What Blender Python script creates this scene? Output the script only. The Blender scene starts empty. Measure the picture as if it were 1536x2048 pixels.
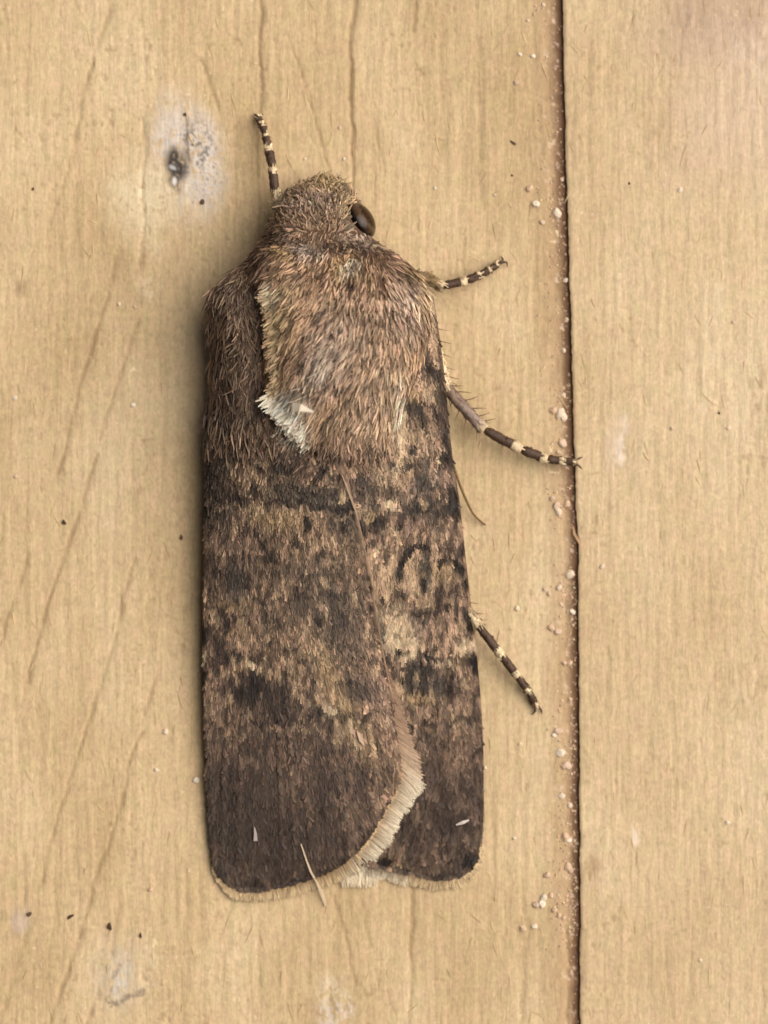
import bpy, math
import numpy as np
R = math.radians
rng = np.random.default_rng(11)

# ------------------------------------------------------------------ scale
S = 1.5e-5          # metres per photograph pixel on the wood (moth about 22 mm long)
D = 10000.0         # camera height above the wood in the same pixel units (15 cm)
CX, CY = 768.0, 1024.0

# ------------------------------------------------------------------ camera, sky, sun, exposure
sc = bpy.context.scene
cam_d = bpy.data.cameras.new('camera')
cam = bpy.data.objects.new('camera', cam_d)
sc.collection.objects.link(cam)
cam.location = (0, 0, D * S)
cam.rotation_euler = (0, 0, 0)
cam_d.sensor_fit = 'VERTICAL'
cam_d.sensor_height = 24.0
cam_d.lens = 24.0 * D / 2048.0
cam_d.clip_start = 0.002
cam_d.clip_end = 50.0
cam_d.dof.use_dof = True
cam_d.dof.focus_distance = (D - 140) * S
cam_d.dof.aperture_fstop = 32.0
sc.camera = cam

SUN_AZ, SUN_EL = R(72), R(48)      # azimuth clockwise from +Y (top of the picture)
world = bpy.data.worlds.new('World')
sc.world = world
world.use_nodes = True
wn = world.node_tree.nodes
bg = wn['Background']
sky = wn.new('ShaderNodeTexSky')
sky.sky_type = 'NISHITA'
sky.sun_disc = False
sky.sun_elevation = SUN_EL
sky.sun_rotation = SUN_AZ
sky.air_density = 0.15
sky.dust_density = 10.0
sky.ozone_density = 0.0
world.node_tree.links.new(sky.outputs[0], bg.inputs[0])
bg.inputs[1].default_value = 0.05

sun_d = bpy.data.lights.new('sun', 'SUN')
sun_d.energy = 3.0
sun_d.angle = R(70)
sun_d.color = (1.0, 0.96, 0.90)
sun = bpy.data.objects.new('sun', sun_d)
sc.collection.objects.link(sun)
sun.rotation_euler = (math.pi / 2 - SUN_EL, 0, math.pi - SUN_AZ)
sun.location = (0.1, 0.05, 0.2)

sc.view_settings.view_transform = 'Standard'
sc.view_settings.look = 'None'
sc.view_settings.gamma = 1.0
sc.view_settings.exposure = 0.34
sc.view_settings.use_curve_mapping = False
sc.cycles.max_bounces = 6
sc.cycles.diffuse_bounces = 4

GAIN = np.array([1.20, 1.20, 1.20])   # light level on level wood: albedo = seen colour / GAIN

# ------------------------------------------------------------------ helpers
def lin(c):
    c = np.asarray(c, float) / 255.0
    return np.where(c <= 0.04045, c / 12.92, ((c + 0.055) / 1.055) ** 2.4)

def alb(*c):
    return np.minimum(lin(c) / GAIN, 0.85)

def W(x, y, z):
    x, y, z = np.broadcast_arrays(np.asarray(x, float), np.asarray(y, float), np.asarray(z, float))
    k = (D - z) / D
    return np.stack([(x - CX) * k * S, (CY - y) * k * S, z * S], -1)

def sstep(a, b, x):
    t = np.clip((x - a) / (b - a), 0, 1)
    return t * t * (3 - 2 * t)

def _hash(ix, iy, seed):
    h = (ix.astype(np.int64) * 374761393 + iy.astype(np.int64) * 668265263 + seed * 974634777) & 0x7fffffff
    h = ((h ^ (h >> 13)) * 1274126177) & 0x7fffffff
    return ((h ^ (h >> 16)) & 0xffff) / 65535.0

def vnoise(x, y, seed=0):
    ix, iy = np.floor(x), np.floor(y)
    fx, fy = x - ix, y - iy
    fx, fy = fx * fx * (3 - 2 * fx), fy * fy * (3 - 2 * fy)
    a, b = _hash(ix, iy, seed), _hash(ix + 1, iy, seed)
    c, d = _hash(ix, iy + 1, seed), _hash(ix + 1, iy + 1, seed)
    return (a * (1 - fx) + b * fx) * (1 - fy) + (c * (1 - fx) + d * fx) * fy

def fbm(x, y, seed=0, octv=4):
    s, a, t = 0.0, 1.0, 0.0
    for i in range(octv):
        s = s + a * vnoise(x * 2 ** i, y * 2 ** i, seed + i * 17)
        t += a
        a *= 0.5
    return s / t

def seg_dist(x, y, pts):
    """distance to a polyline and the running fraction along it"""
    pts = np.asarray(pts, float)
    best = np.full(np.shape(x), 1e9)
    frac = np.zeros(np.shape(x))
    n = len(pts) - 1
    for i in range(n):
        ax, ay = pts[i]
        dx, dy = pts[i + 1] - pts[i]
        t = np.clip(((x - ax) * dx + (y - ay) * dy) / (dx * dx + dy * dy), 0, 1)
        d = np.hypot(x - ax - t * dx, y - ay - t * dy)
        m = d < best
        best = np.where(m, d, best)
        frac = np.where(m, (i + t) / n, frac)
    return best, frac

def blob(x, y, cx, cy, rx, ry, ang=0, soft=0.5):
    c, s_ = math.cos(R(ang)), math.sin(R(ang))
    u = ((x - cx) * c + (y - cy) * s_) / rx
    v = (-(x - cx) * s_ + (y - cy) * c) / ry
    return 1 - sstep(1 - soft, 1 + soft, np.hypot(u, v))

def mix(a, b, w):
    return a * (1 - w[..., None]) + b * w[..., None]

def link(o, parent=None):
    sc.collection.objects.link(o)
    if parent is not None:
        o.parent = parent
    return o

def mesh_data(name, verts, faces, mat, cols=None, smooth=True, extra=None):
    me = bpy.data.meshes.new(name)
    verts = np.asarray(verts, np.float32).reshape(-1, 3)
    if isinstance(faces, np.ndarray):
        nf, k = faces.shape
        me.vertices.add(len(verts))
        me.vertices.foreach_set('co', verts.ravel())
        me.loops.add(nf * k)
        me.loops.foreach_set('vertex_index', faces.astype(np.int32).ravel())
        me.polygons.add(nf)
        me.polygons.foreach_set('loop_start', np.arange(0, nf * k, k, dtype=np.int32))
        me.polygons.foreach_set('loop_total', np.full(nf, k, np.int32))
        me.update(calc_edges=True)
    else:
        me.from_pydata(verts.tolist(), [], faces)
    me.validate()
    if cols is not None:
        at = me.color_attributes.new('tint', 'FLOAT_COLOR', 'POINT')
        c = np.ones((len(verts), 4), np.float32)
        cols = np.asarray(cols)
        c[:, :cols.shape[1]] = cols
        at.data.foreach_set('color', c.ravel())
    for k_, v_ in (extra or {}).items():
        at = me.attributes.new(k_, 'FLOAT', 'POINT')
        at.data.foreach_set('value', np.asarray(v_, np.float32).ravel())
    me.polygons.foreach_set('use_smooth', np.full(len(me.polygons), smooth))
    if mat:
        me.materials.append(mat)
    me.update()
    return me

def mk(name, verts, faces, mat, parent=None, cols=None, smooth=True, kind=None, extra=None):
    o = bpy.data.objects.new(name, mesh_data(name, verts, faces, mat, cols, smooth, extra))
    link(o, parent)
    if kind:
        o['kind'] = kind
    return o

def grid_faces(nv, nu):
    i = np.arange(nv - 1)[:, None] * nu + np.arange(nu - 1)[None, :]
    return np.stack([i, i + nu, i + nu + 1, i + 1], -1).reshape(-1, 4)

def tag(o, label, cat, group=None):
    o['label'] = label
    o['category'] = cat
    if group:
        o['group'] = group
    return o

# ------------------------------------------------------------------ materials
def principled(name, rough=0.7, spec=0.3):
    m = bpy.data.materials.new(name)
    m.use_nodes = True
    b = m.node_tree.nodes['Principled BSDF']
    b.inputs['Roughness'].default_value = rough
    b.inputs['Specular IOR Level'].default_value = spec
    return m, m.node_tree.nodes, m.node_tree.links, b

def px_coords(n, l, sx, sy, sz=None):
    tc = n.new('ShaderNodeTexCoord')
    mp = n.new('ShaderNodeMapping')
    mp.inputs['Scale'].default_value = (1 / (S * sx), 1 / (S * sy), 1 / (S * (sz or sx)))
    l.new(tc.outputs['Object'], mp.inputs['Vector'])
    return mp.outputs['Vector']

def noise(n, l, vec, detail=4, rough=0.6, scale=1.0, dist=0.0):
    t = n.new('ShaderNodeTexNoise')
    t.inputs['Scale'].default_value = scale
    t.inputs['Detail'].default_value = detail
    t.inputs['Roughness'].default_value = rough
    t.inputs['Distortion'].default_value = dist
    l.new(vec, t.inputs['Vector'])
    return t.outputs['Fac']

def ramp(n, l, fac, stops):
    r = n.new('ShaderNodeValToRGB')
    e = r.color_ramp.elements
    while len(e) < len(stops):
        e.new(0.5)
    for k, (p, c) in enumerate(stops):
        e[k].position = p
        e[k].color = (*c, 1) if np.ndim(c) else (c, c, c, 1)
    l.new(fac, r.inputs[0])
    return r.outputs[0]

def mixc(n, l, fac, a, b, mode='MIX'):
    m = n.new('ShaderNodeMix')
    m.data_type = 'RGBA'
    m.blend_type = mode
    for sock, v in ((m.inputs[0], fac), (m.inputs[6], a), (m.inputs[7], b)):
        if hasattr(v, 'is_output'):
            l.new(v, sock)
        elif np.ndim(v):
            sock.default_value = (*v, 1)
        else:
            sock.default_value = v
    return m.outputs[2]

def mth(n, l, op, a, b=0.0):
    m = n.new('ShaderNodeMath')
    m.operation = op
    for sock, v in ((m.inputs[0], a), (m.inputs[1], b)):
        if hasattr(v, 'is_output'):
            l.new(v, sock)
        else:
            sock.default_value = v
    return m.outputs[0]

def tint_material(name, rough=0.75, spec=0.25, grain=0.25, gscale=7.0, bump=0.0, sheen=0.0):
    """takes the object's own colouring from its 'tint' layer, plus fine procedural grain"""
    m, n, l, b = principled(name, rough, spec)
    a = n.new('ShaderNodeAttribute')
    a.attribute_name = 'tint'
    f = noise(n, l, px_coords(n, l, gscale, gscale * 2.2), 3, 0.65)
    g = ramp(n, l, f, [(0.25, 1 - grain), (0.75, 1 + grain)])
    l.new(mixc(n, l, 1.0, a.outputs['Color'], g, 'MULTIPLY'), b.inputs['Base Color'])
    if sheen:
        b.inputs['Sheen Weight'].default_value = sheen
        b.inputs['Sheen Roughness'].default_value = 0.4
    if bump:
        bp = n.new('ShaderNodeBump')
        bp.inputs['Strength'].default_value = bump
        bp.inputs['Distance'].default_value = 4 * S
        l.new(f, bp.inputs['Height'])
        l.new(bp.outputs[0], b.inputs['Normal'])
    return m

def wood_material(name, c_lo, c_mid, c_hi, seed):
    m, n, l, b = principled(name, 0.72, 0.28)
    tc = n.new('ShaderNodeTexCoord')
    def vec(sx, sy, off):
        mp = n.new('ShaderNodeMapping')
        mp.inputs['Scale'].default_value = (1 / (S * sx), 1 / (S * sy), 1 / (S * sx))
        mp.inputs['Location'].default_value = (seed + off, seed * 1.7 + off, seed * 0.3)
        l.new(tc.outputs['Object'], mp.inputs['Vector'])
        return mp.outputs['Vector']
    broad = noise(n, l, vec(230, 520, 0), 4, 0.55)
    streak = noise(n, l, vec(16, 210, 3), 4, 0.6, dist=0.4)
    fibre = noise(n, l, vec(7, 42, 7), 3, 0.65, dist=0.6)
    fuzz = noise(n, l, vec(13, 19, 11), 3, 0.65, dist=0.9)
    base = ramp(n, l, broad, [(0.3, c_lo), (0.52, c_mid), (0.75, c_hi)])
    s1 = ramp(n, l, streak, [(0.28, 0.94), (0.5, 1.0), (0.75, 1.04)])
    s2 = ramp(n, l, fibre, [(0.25, 0.90), (0.5, 1.0), (0.78, 1.09)])
    s3 = ramp(n, l, fuzz, [(0.25, 0.83), (0.5, 1.0), (0.72, 1.15)])
    col = mixc(n, l, 1.0, base, s1, 'MULTIPLY')
    col = mixc(n, l, 1.0, col, s2, 'MULTIPLY')
    col = mixc(n, l, 0.9, col, s3, 'MULTIPLY')
    hue = noise(n, l, vec(26, 38, 17), 3, 0.6)
    col = mixc(n, l, 1.0, col, ramp(n, l, hue, [(0.3, (1.035, 0.985, 1.03)), (0.5, (1.0, 1.0, 1.0)), (0.7, (0.97, 1.015, 0.955))]), 'MULTIPLY')
    grit = noise(n, l, vec(5.5, 8.5, 29), 2, 0.6)
    col = mixc(n, l, 1.0, col, ramp(n, l, grit, [(0.3, 0.92), (0.5, 1.0), (0.7, 1.08)]), 'MULTIPLY')
    a = n.new('ShaderNodeAttribute')
    a.attribute_name = 'tint'
    st = mixc(n, l, 0.8, a.outputs['Color'], s3, 'MULTIPLY')
    st = mixc(n, l, 0.8, st, s2, 'MULTIPLY')
    col = mixc(n, l, a.outputs['Alpha'], col, st)
    l.new(col, b.inputs['Base Color'])
    h = mth(n, l, 'ADD', mth(n, l, 'MULTIPLY', fibre, 1.0), mth(n, l, 'MULTIPLY', fuzz, 0.7))
    h = mth(n, l, 'ADD', h, mth(n, l, 'MULTIPLY', streak, 1.2))
    bp = n.new('ShaderNodeBump')
    bp.inputs['Strength'].default_value = 0.30
    bp.inputs['Distance'].default_value = 4 * S
    l.new(h, bp.inputs['Height'])
    l.new(bp.outputs[0], b.inputs['Normal'])
    return m

M_wood_l = wood_material('pale_planed_wood', alb(190, 163, 121), alb(206, 180, 139), alb(219, 196, 157), 0.0)
M_wood_r = wood_material('pale_planed_wood_pinkish', alb(200, 173, 133), alb(211, 186, 147), alb(219, 197, 161), 23.0)
M_batten = wood_material('dark_batten_wood', alb(110, 80, 50), alb(125, 92, 60), alb(140, 105, 70), 51.0)
M_wing = tint_material('wing_membrane', 0.8, 0.15, 0.3, 6, 0.3)
M_scale = tint_material('wing_scales', 0.62, 0.3, 0.15, 8)
M_fur = tint_material('body_fur', 0.6, 0.3, 0.12, 8)
M_body = tint_material('body_skin', 0.8, 0.2, 0.3, 10, 0.4)
M_leg = tint_material('leg_scales', 0.6, 0.35, 0.35, 4, 0.4)
M_fringe = tint_material('fringe_scales', 0.65, 0.3, 0.15, 8)
M_fibre = tint_material('wood_fibre', 0.7, 0.3, 0.1, 20)
M_grit = tint_material('mineral_grit', 0.55, 0.4, 0.25, 5, 0.4)
M_dirt = tint_material('dark_dirt', 0.8, 0.2, 0.3, 5, 0.4)

m, n, l, b = principled('eye_cornea', 0.18, 0.2)
g = n.new('ShaderNodeTexCoord')
sepv = n.new('ShaderNodeSeparateXYZ')
l.new(g.outputs['Generated'], sepv.inputs[0])
nz = noise(n, l, px_coords(n, l, 9, 9), 3, 0.6)
bandf = mth(n, l, 'ADD', sepv.outputs['X'], mth(n, l, 'MULTIPLY', mth(n, l, 'SUBTRACT', nz, 0.5), 0.25))
l.new(ramp(n, l, bandf, [(0.56, alb(16, 8, 6)), (0.68, alb(60, 44, 32)), (0.80, alb(84, 66, 48)), (0.87, alb(36, 20, 9)), (0.96, alb(50, 30, 12))]), b.inputs['Base Color'])  # lighter brown band puts a reflected stripe into the eye's colour
b.inputs['Coat Weight'].default_value = 0.0
b.inputs['Coat Roughness'].default_value = 0.1
M_eye = m

# ------------------------------------------------------------------ the boarding
GAPX = [(-8000, 1095), (-400, 1108), (0, 1126), (250, 1131), (500, 1137), (650, 1143), (800, 1147), (1000, 1152),
        (1060, 1156), (1300, 1158), (1600, 1160), (2048, 1161), (9000, 1175)]
def gap_r(y):      # edge of the right-hand plank
    gx = np.interp(y, *zip(*GAPX))
    return gx + 2.5 * (vnoise(y / 35.0, y * 0, 5) - 0.5) + 1.5 * (vnoise(y / 9.0, y * 0, 6) - 0.5)
def gap_l(y):      # edge of the left-hand plank, the joint is a little wider at the top
    return gap_r(y) - 0.5

CRACKS = [  # polyline, half width, depth, strength of the brown tint in it
    ([(519, -80), (521, 60), (519, 130), (521, 200), (517, 245)], 3.6, 9, .75),
    ([(517, 245), (514, 330), (517, 420), (512, 500)], 3.0, 5, .4),
    ([(707, -80), (708, 0), (703, 60), (704, 130), (701, 200), (706, 260), (704, 330), (707, 420)], 4.0, 9, .8),
    ([(828, -60), (829, 30), (828, 62)], 3.2, 7, .8),
    ([(580, 70), (600, 140), (625, 225), (650, 320), (660, 345)], 3.0, 5, .45),
    ([(752, 240), (757, 290), (768, 330)], 2.8, 4, .4),
    ([(287, 236), (288, 290), (285, 340), (283, 400), (288, 450), (284, 540)], 3.6, 7, .6),
    ([(222, 10), (205, 60), (184, 125), (168, 185), (156, 240), (146, 280)], 4.5, 6, .5),
    ([(146, 280), (130, 340), (112, 400), (92, 460)], 5, 4, .28),
    ([(400, 120), (418, 170), (436, 222)], 4, 5, .45),
    ([(242, 505), (228, 550), (215, 600), (200, 635), (188, 670), (178, 715), (165, 760), (150, 812), (135, 860), (126, 905), (112, 945)], 4.6, 8, .7),
    ([(275, 640), (262, 675), (250, 710), (236, 760), (226, 790), (222, 808), (210, 838), (198, 880)], 3.6, 6, .55),
    ([(190, 908), (184, 935), (172, 970), (160, 1015), (148, 1050), (135, 1095), (122, 1130), (112, 1165), (95, 1220), (78, 1275), (62, 1320), (55, 1365)], 4.4, 7, .65),
    ([(270, 1120), (258, 1170), (243, 1220), (230, 1270), (215, 1320), (200, 1370), (184, 1420), (168, 1470), (150, 1530), (135, 1580), (115, 1640), (95, 1700), (80, 1765)], 3.8, 6, .5),
    ([(322, 1310), (308, 1360), (298, 1395), (291, 1430)], 3.2, 6, .55),
    ([(285, 1466), (268, 1498), (256, 1530), (250, 1575), (238, 1615), (226, 1660), (212, 1700), (196, 1730), (182, 1780), (172, 1830), (150, 1900), (128, 1960), (104, 2030), (90, 2100)], 4.2, 7, .62),
    ([(55, 1110), (45, 1150), (26, 1205), (12, 1250), (3, 1290)], 4, 6, .5),
    ([(196, 1985), (178, 2030), (160, 2100)], 4, 7, .6),
    ([(235, 1830), (226, 1880), (222, 1910)], 4, 5, .4),
    ([(60, 1840), (48, 1880), (30, 1940), (14, 2000), (0, 2060)], 5, 4, .3),
    ([(665, 1790), (685, 1850), (700, 1915), (710, 1970)], 3.2, 6, .5),
    ([(725, 1795), (732, 1850), (742, 1895)], 3.2, 5, .4),
    ([(820, 1775), (823, 1840), (820, 1900), (822, 1985)], 3.6, 7, .62),
    ([(822, 1985), (820, 2100)], 3, 4, .35),
    ([(1048, 1800), (1058, 1860), (1045, 1930), (1040, 2060)], 5, 4, .3),
    ([(1135, 1860), (1133, 1950), (1134, 2080)], 3.5, 8, .8),
    ([(1095, 500), (1102, 525), (1098, 550)], 2, 3, .4),
    ([(880, 20), (884, 160), (878, 320)], 4, 3, .2),
    ([(960, 80), (955, 260), (965, 420)], 5, 3, .15),
]
CRACKC = alb(142, 112, 76)
LICHEN = alb(216, 205, 194)
CREAM = alb(226, 208, 172)
INK = alb(40, 38, 40)

def plank_left_fields(x, y):
    """height and painted layer (rgb + amount) of the left plank"""
    wob = 9 * (vnoise(y / 85.0, x / 120.0, 33) - 0.5) + 4 * (vnoise(y / 26.0, x / 60.0, 31) - 0.5) + 2.5 * (vnoise(y / 8.0, x / 40.0, 32) - 0.5)
    z = 3.5 * (fbm(x / 260, y / 900, 3, 3) - 0.5) + 2.2 * (fbm(x / 12.0, y / 150.0, 4, 3) - 0.5)
    rgb = np.zeros(x.shape + (3,)) + CRACKC
    amt = np.zeros(x.shape)
    inside = (y > -150) & (y < 2200)
    for pts, hw, dep, st in CRACKS:
        p = np.asarray(pts, float)
        m = inside & (x > p[:, 0].min() - 40) & (x < p[:, 0].max() + 40) & (y > p[:, 1].min() - 40) & (y < p[:, 1].max() + 40)
        if not m.any():
            continue
        xx, yy = x[m] + wob[m], y[m]
        d, f = seg_dist(xx, yy, p)
        gate = 0.5 + 0.5 * sstep(0.25, 0.65, fbm(xx / 16.0, yy / 34.0, 41, 3))
        ww = hw * (0.45 + 0.85 * vnoise(xx * 0, yy / 40.0, 43))
        core = (1 - sstep(0, ww * 2.1, d)) * gate
        halo = (1 - sstep(ww, ww * 5, d)) * 0.26 * gate
        z[m] -= 0.3 * dep * core
        amt[m] = np.maximum(amt[m], 0.78 * st * np.maximum(core, halo))
    # distance from the joint: rounded, dirty arris
    e = gap_l(y) - x
    z -= 6 * (1 - sstep(4, 52, e)) ** 1.5 + 3 * (1 - sstep(0, np.interp(y, [0, 1000, 2048], [20, 15, 12]), e + 5 * (vnoise(x / 9.0, y / 24.0, 55) - 0.5)))
    dirt = (1 - sstep(14, 84, e + 26 * (fbm(x / 26.0, y / 60.0, 51) - 0.5)))
    dcol = mix(np.zeros(x.shape + (3,)) + alb(172, 140, 104), np.zeros(x.shape + (3,)) + alb(92, 60, 34), 1 - sstep(9, np.interp(y, [0, 1000, 2048], [44, 36, 28]), e + 5 * (vnoise(x / 7.0, y / 15.0, 58) - 0.5)))
    w = dirt * (0.55 + 0.45 * fbm(x / 9.0, y / 26.0, 52)) * 0.95
    w = np.maximum(w, 0.95 * (1 - sstep(10, 40, e + 12 * (fbm(x / 12.0, y / 30.0, 57) - 0.5))))
    rgb = mix(rgb, dcol, np.where(w > amt, 1.0, 0.3 * w))
    amt = np.maximum(amt, w)
    pale = sstep(0.66, 0.78, fbm(x / 9.0, y / 11.0, 53)) * (1 - sstep(20, 100, e)) * sstep(4, 16, e)
    rgb = mix(rgb, np.zeros_like(rgb) + alb(214, 188, 166), pale * 0.8)
    amt = np.maximum(amt, pale * 0.7)
    # the pale lichen-like spot near the head
    def put(col, w_):
        nonlocal rgb, amt
        na = np.maximum(amt, w_)
        k = np.where(na > 1e-4, w_ / np.maximum(w_ + amt * (1 - w_), 1e-4), 0)
        rgb = mix(rgb, np.zeros_like(rgb) + col, np.clip(k, 0, 1))
        amt = na
    nx = x + 34 * (fbm(x / 30, y / 46, 61) - 0.5)
    ny = y + 40 * (fbm(x / 30, y / 46, 62) - 0.5)
    spk = 0.5 * fbm(x / 12.0, y / 16.0, 63, 3) + 0.5 * vnoise(x / 3.6, y / 5.0, 64)
    m_ = blob(nx, ny, 376, 316, 66, 112, -8, 0.5)
    put(LICHEN, m_ * sstep(0.2, 0.5, spk) * 0.95)
    put(CREAM, blob(nx, ny, 290, 390, 66, 74, 20, 0.7) * sstep(0.2, 0.5, spk) * 0.9)
    put(CREAM, blob(nx, ny, 325, 428, 60, 34, 0, 0.7) * sstep(0.42, 0.62, spk) * 0.6)
    put(CREAM, blob(nx, ny, 300, 480, 22, 36, -20, 0.7) * sstep(0.42, 0.6, spk) * 0.6)
    put(CREAM, blob(nx, ny, 300, 575, 18, 24, 0, 0.7) * sstep(0.4, 0.6, spk) * 0.6)
    put(alb(104, 98, 92), blob(nx, ny, 388, 285, 22, 50, -6, 0.8) * sstep(0.46, 0.62, spk) * 0.75)
    put(alb(120, 112, 104), blob(nx, ny, 400, 320, 44, 60, 0, 0.8) * sstep(0.52, 0.66, spk) * 0.7)
    put(alb(96, 74, 60), (1 - sstep(1.5, 4, seg_dist(x + wob * .6, y, [(371, 232), (374, 280), (378, 322)])[0])) * 0.7)
    put(INK, blob(nx, ny, 350, 328, 25, 32, -20, 0.4) * sstep(0.12, 0.42, spk) * 0.97)
    put(INK, blob(nx, ny, 347, 362, 9, 15, 0, 0.5) * 0.9 * sstep(0.12, 0.4, spk))
    put(alb(235, 232, 226), blob(x, y, 349, 363, 4.5, 8, 0, 0.5) * 0.95)
    put(alb(225, 224, 222), blob(x, y, 345, 335, 7, 4, 30, 0.6) * 0.7)
    z += 2.5 * m_
    # lower-left scabs
    put(alb(214, 204, 186), blob(nx, ny, 246, 1960, 26, 38, 10, 0.5) * sstep(0.15, 0.42, spk) * 0.92)
    put(alb(205, 184, 150), blob(nx, ny, 268, 1968, 20, 26, 0, 0.5) * 0.5)
    put(alb(72, 54, 40), (1 - sstep(3, 8, seg_dist(nx, ny, [(230, 1938), (218, 1965), (214, 1990), (226, 2006), (255, 1995), (282, 1980)])[0])) * sstep(.2, .5, spk) * 0.85)
    put(alb(190, 178, 162), blob(nx, ny, 240, 1945, 44, 60, 0, 0.9) * sstep(0.25, 0.55, spk) * 0.6)
    put(CREAM, blob(nx, ny, 300, 1925, 26, 60, 0, 0.8) * sstep(0.4, 0.6, spk) * 0.5)
    put(CREAM, blob(nx, ny, 440, 1950, 40, 60, 0, 0.9) * sstep(0.4, 0.65, spk) * 0.45)
    put(LICHEN, blob(nx, ny, 668, 2020, 36, 50, 0, 0.7) * sstep(0.35, 0.6, spk) * 0.6)
    put(CREAM, blob(nx, ny, 660, 1980, 22, 26, 0, 0.7) * sstep(0.35, 0.6, spk) * 0.6)
    put(alb(196, 176, 160), blob(nx, ny, 40, 1838, 14, 22, 0, 0.6) * 0.6)
    put(alb(138, 108, 78), blob(nx, ny, 44, 575, 14, 18, 0, 0.6) * 0.5)
    put(alb(148, 118, 84), blob(nx, ny, 480, 260, 12, 30, 0, 0.8) * 0.2)
    # fine pits and pale resin flecks spread over the face
    pit = sstep(0.80, 0.9, vnoise(x / 7.5, y / 10.0, 71)) * sstep(0.45, 0.7, fbm(x / 90, y / 130, 72))
    put(alb(160, 130, 92), pit * 0.4)
    fl = sstep(0.90, 0.97, vnoise(x / 5.5, y / 7.0, 73)) * sstep(0.42, 0.62, fbm(x / 110, y / 150, 74))
    put(alb(240, 218, 178), fl * 0.8)
    z -= 0.8 * pit
    return z, rgb, amt

def plank_right_fields(x, y):
    z = 1.5 + 3.5 * (fbm(x / 260, y / 900, 13, 3) - 0.5) + 2.2 * (fbm(x / 12.0, y / 150.0, 14, 3) - 0.5)
    e = x - gap_r(y)
    z -= 2.5 * (1 - sstep(-2, 6, e)) ** 2
    rgb = np.zeros(x.shape + (3,)) + alb(150, 118, 92)
    amt = 0.2 * (1 - sstep(0, 8, e))
    def put(col, w_):
        nonlocal rgb, amt
        na = np.maximum(amt, w_)
        k = np.where(na > 1e-4, w_ / np.maximum(w_ + amt * (1 - w_), 1e-4), 0)
        rgb = mix(rgb, np.zeros_like(rgb) + col, np.clip(k, 0, 1))
        amt = na
    nx = x + 60 * (fbm(x / 50, y / 90, 81) - 0.5)
    ny = y + 70 * (fbm(x / 50, y / 90, 82) - 0.5)
    spk = fbm(x / 8.0, y / 22.0, 83, 3)
    put(alb(158, 132, 110), blob(nx, ny, 1375, 52, 40, 34, 0, 0.8) * (0.35 + 0.6 * sstep(0.4, 0.65, spk)))
    put(alb(190, 164, 142), blob(nx, ny, 1460, 60, 150, 110, 0, 0.8) * 0.75)
    put(alb(226, 206, 184), blob(nx, ny, 1500, 130, 50, 70, 0, 0.8) * sstep(0.35, 0.65, spk) * 0.8)
    put(alb(212, 186, 162), blob(nx, ny, 1460, 230, 120, 130, 0, 0.9) * 0.6)
    put(alb(228, 208, 172), blob(nx, ny, 1420, 640, 30, 160, 14, 0.9) * sstep(0.35, 0.65, spk) * 0.55)
    put(alb(230, 210, 176), blob(nx, ny, 1400, 770, 36, 90, 4, 0.9) * sstep(0.35, 0.65, spk) * 0.5)
    put(alb(160, 130, 92), blob(nx, ny, 1520, 790, 26, 60, 0, 0.7) * sstep(0.4, 0.65, spk) * 0.5)
    put(alb(168, 138, 100), blob(nx, ny, 1310, 290, 24, 70, 0, 0.9) * sstep(0.4, 0.65, spk) * 0.4)
    put(alb(170, 140, 104), blob(nx, ny, 1500, 1380, 40, 60, 0, 0.9) * sstep(0.4, 0.65, spk) * 0.4)
    put(alb(230, 214, 196), blob(nx, ny, 1248, 875, 11, 42, -4, 0.6) * sstep(0.3, 0.55, spk) * 0.8)
    put(alb(214, 192, 170), blob(nx, ny, 1226, 880, 22, 44, 0, 0.8) * 0.45)
    put(alb(236, 218, 194), blob(nx, ny, 1261, 1668, 9, 20, 0, 0.5) * 0.85)
    put(alb(164, 130, 96), blob(nx, ny, 1180, 1730, 14, 16, 0, 0.8) * 0.55)
    pit = sstep(0.82, 0.9, vnoise(x / 7.5, y / 11.0, 91)) * sstep(0.48, 0.7, fbm(x / 90, y / 130, 92))
    put(alb(168, 138, 100), pit * 0.4)
    fl = sstep(0.91, 0.97, vnoise(x / 5.5, y / 7.5, 93)) * sstep(0.42, 0.62, fbm(x / 110, y / 150, 94))
    put(alb(240, 220, 184), fl * 0.7)
    z -= 0.8 * pit
    return z, rgb, amt

def axis(lo, a, b_, hi, step, coarse):
    return np.concatenate([np.linspace(lo, a, coarse, endpoint=False), np.arange(a, b_, step), np.linspace(b_, hi, coarse)])

boarding = mk('backing_batten', *(lambda v: (v, [(0, 1, 2, 3), (4, 7, 6, 5), (0, 4, 5, 1), (1, 5, 6, 2), (2, 6, 7, 3), (3, 7, 4, 0)]))(
    np.concatenate([W([900, 900, 1400, 1400], [-6000, 8000, 8000, -6000], -1202), W([900, 900, 1400, 1400], [-6000, 8000, 8000, -6000], -2600)])), M_batten, smooth=False)
boarding['kind'] = 'structure'

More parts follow.
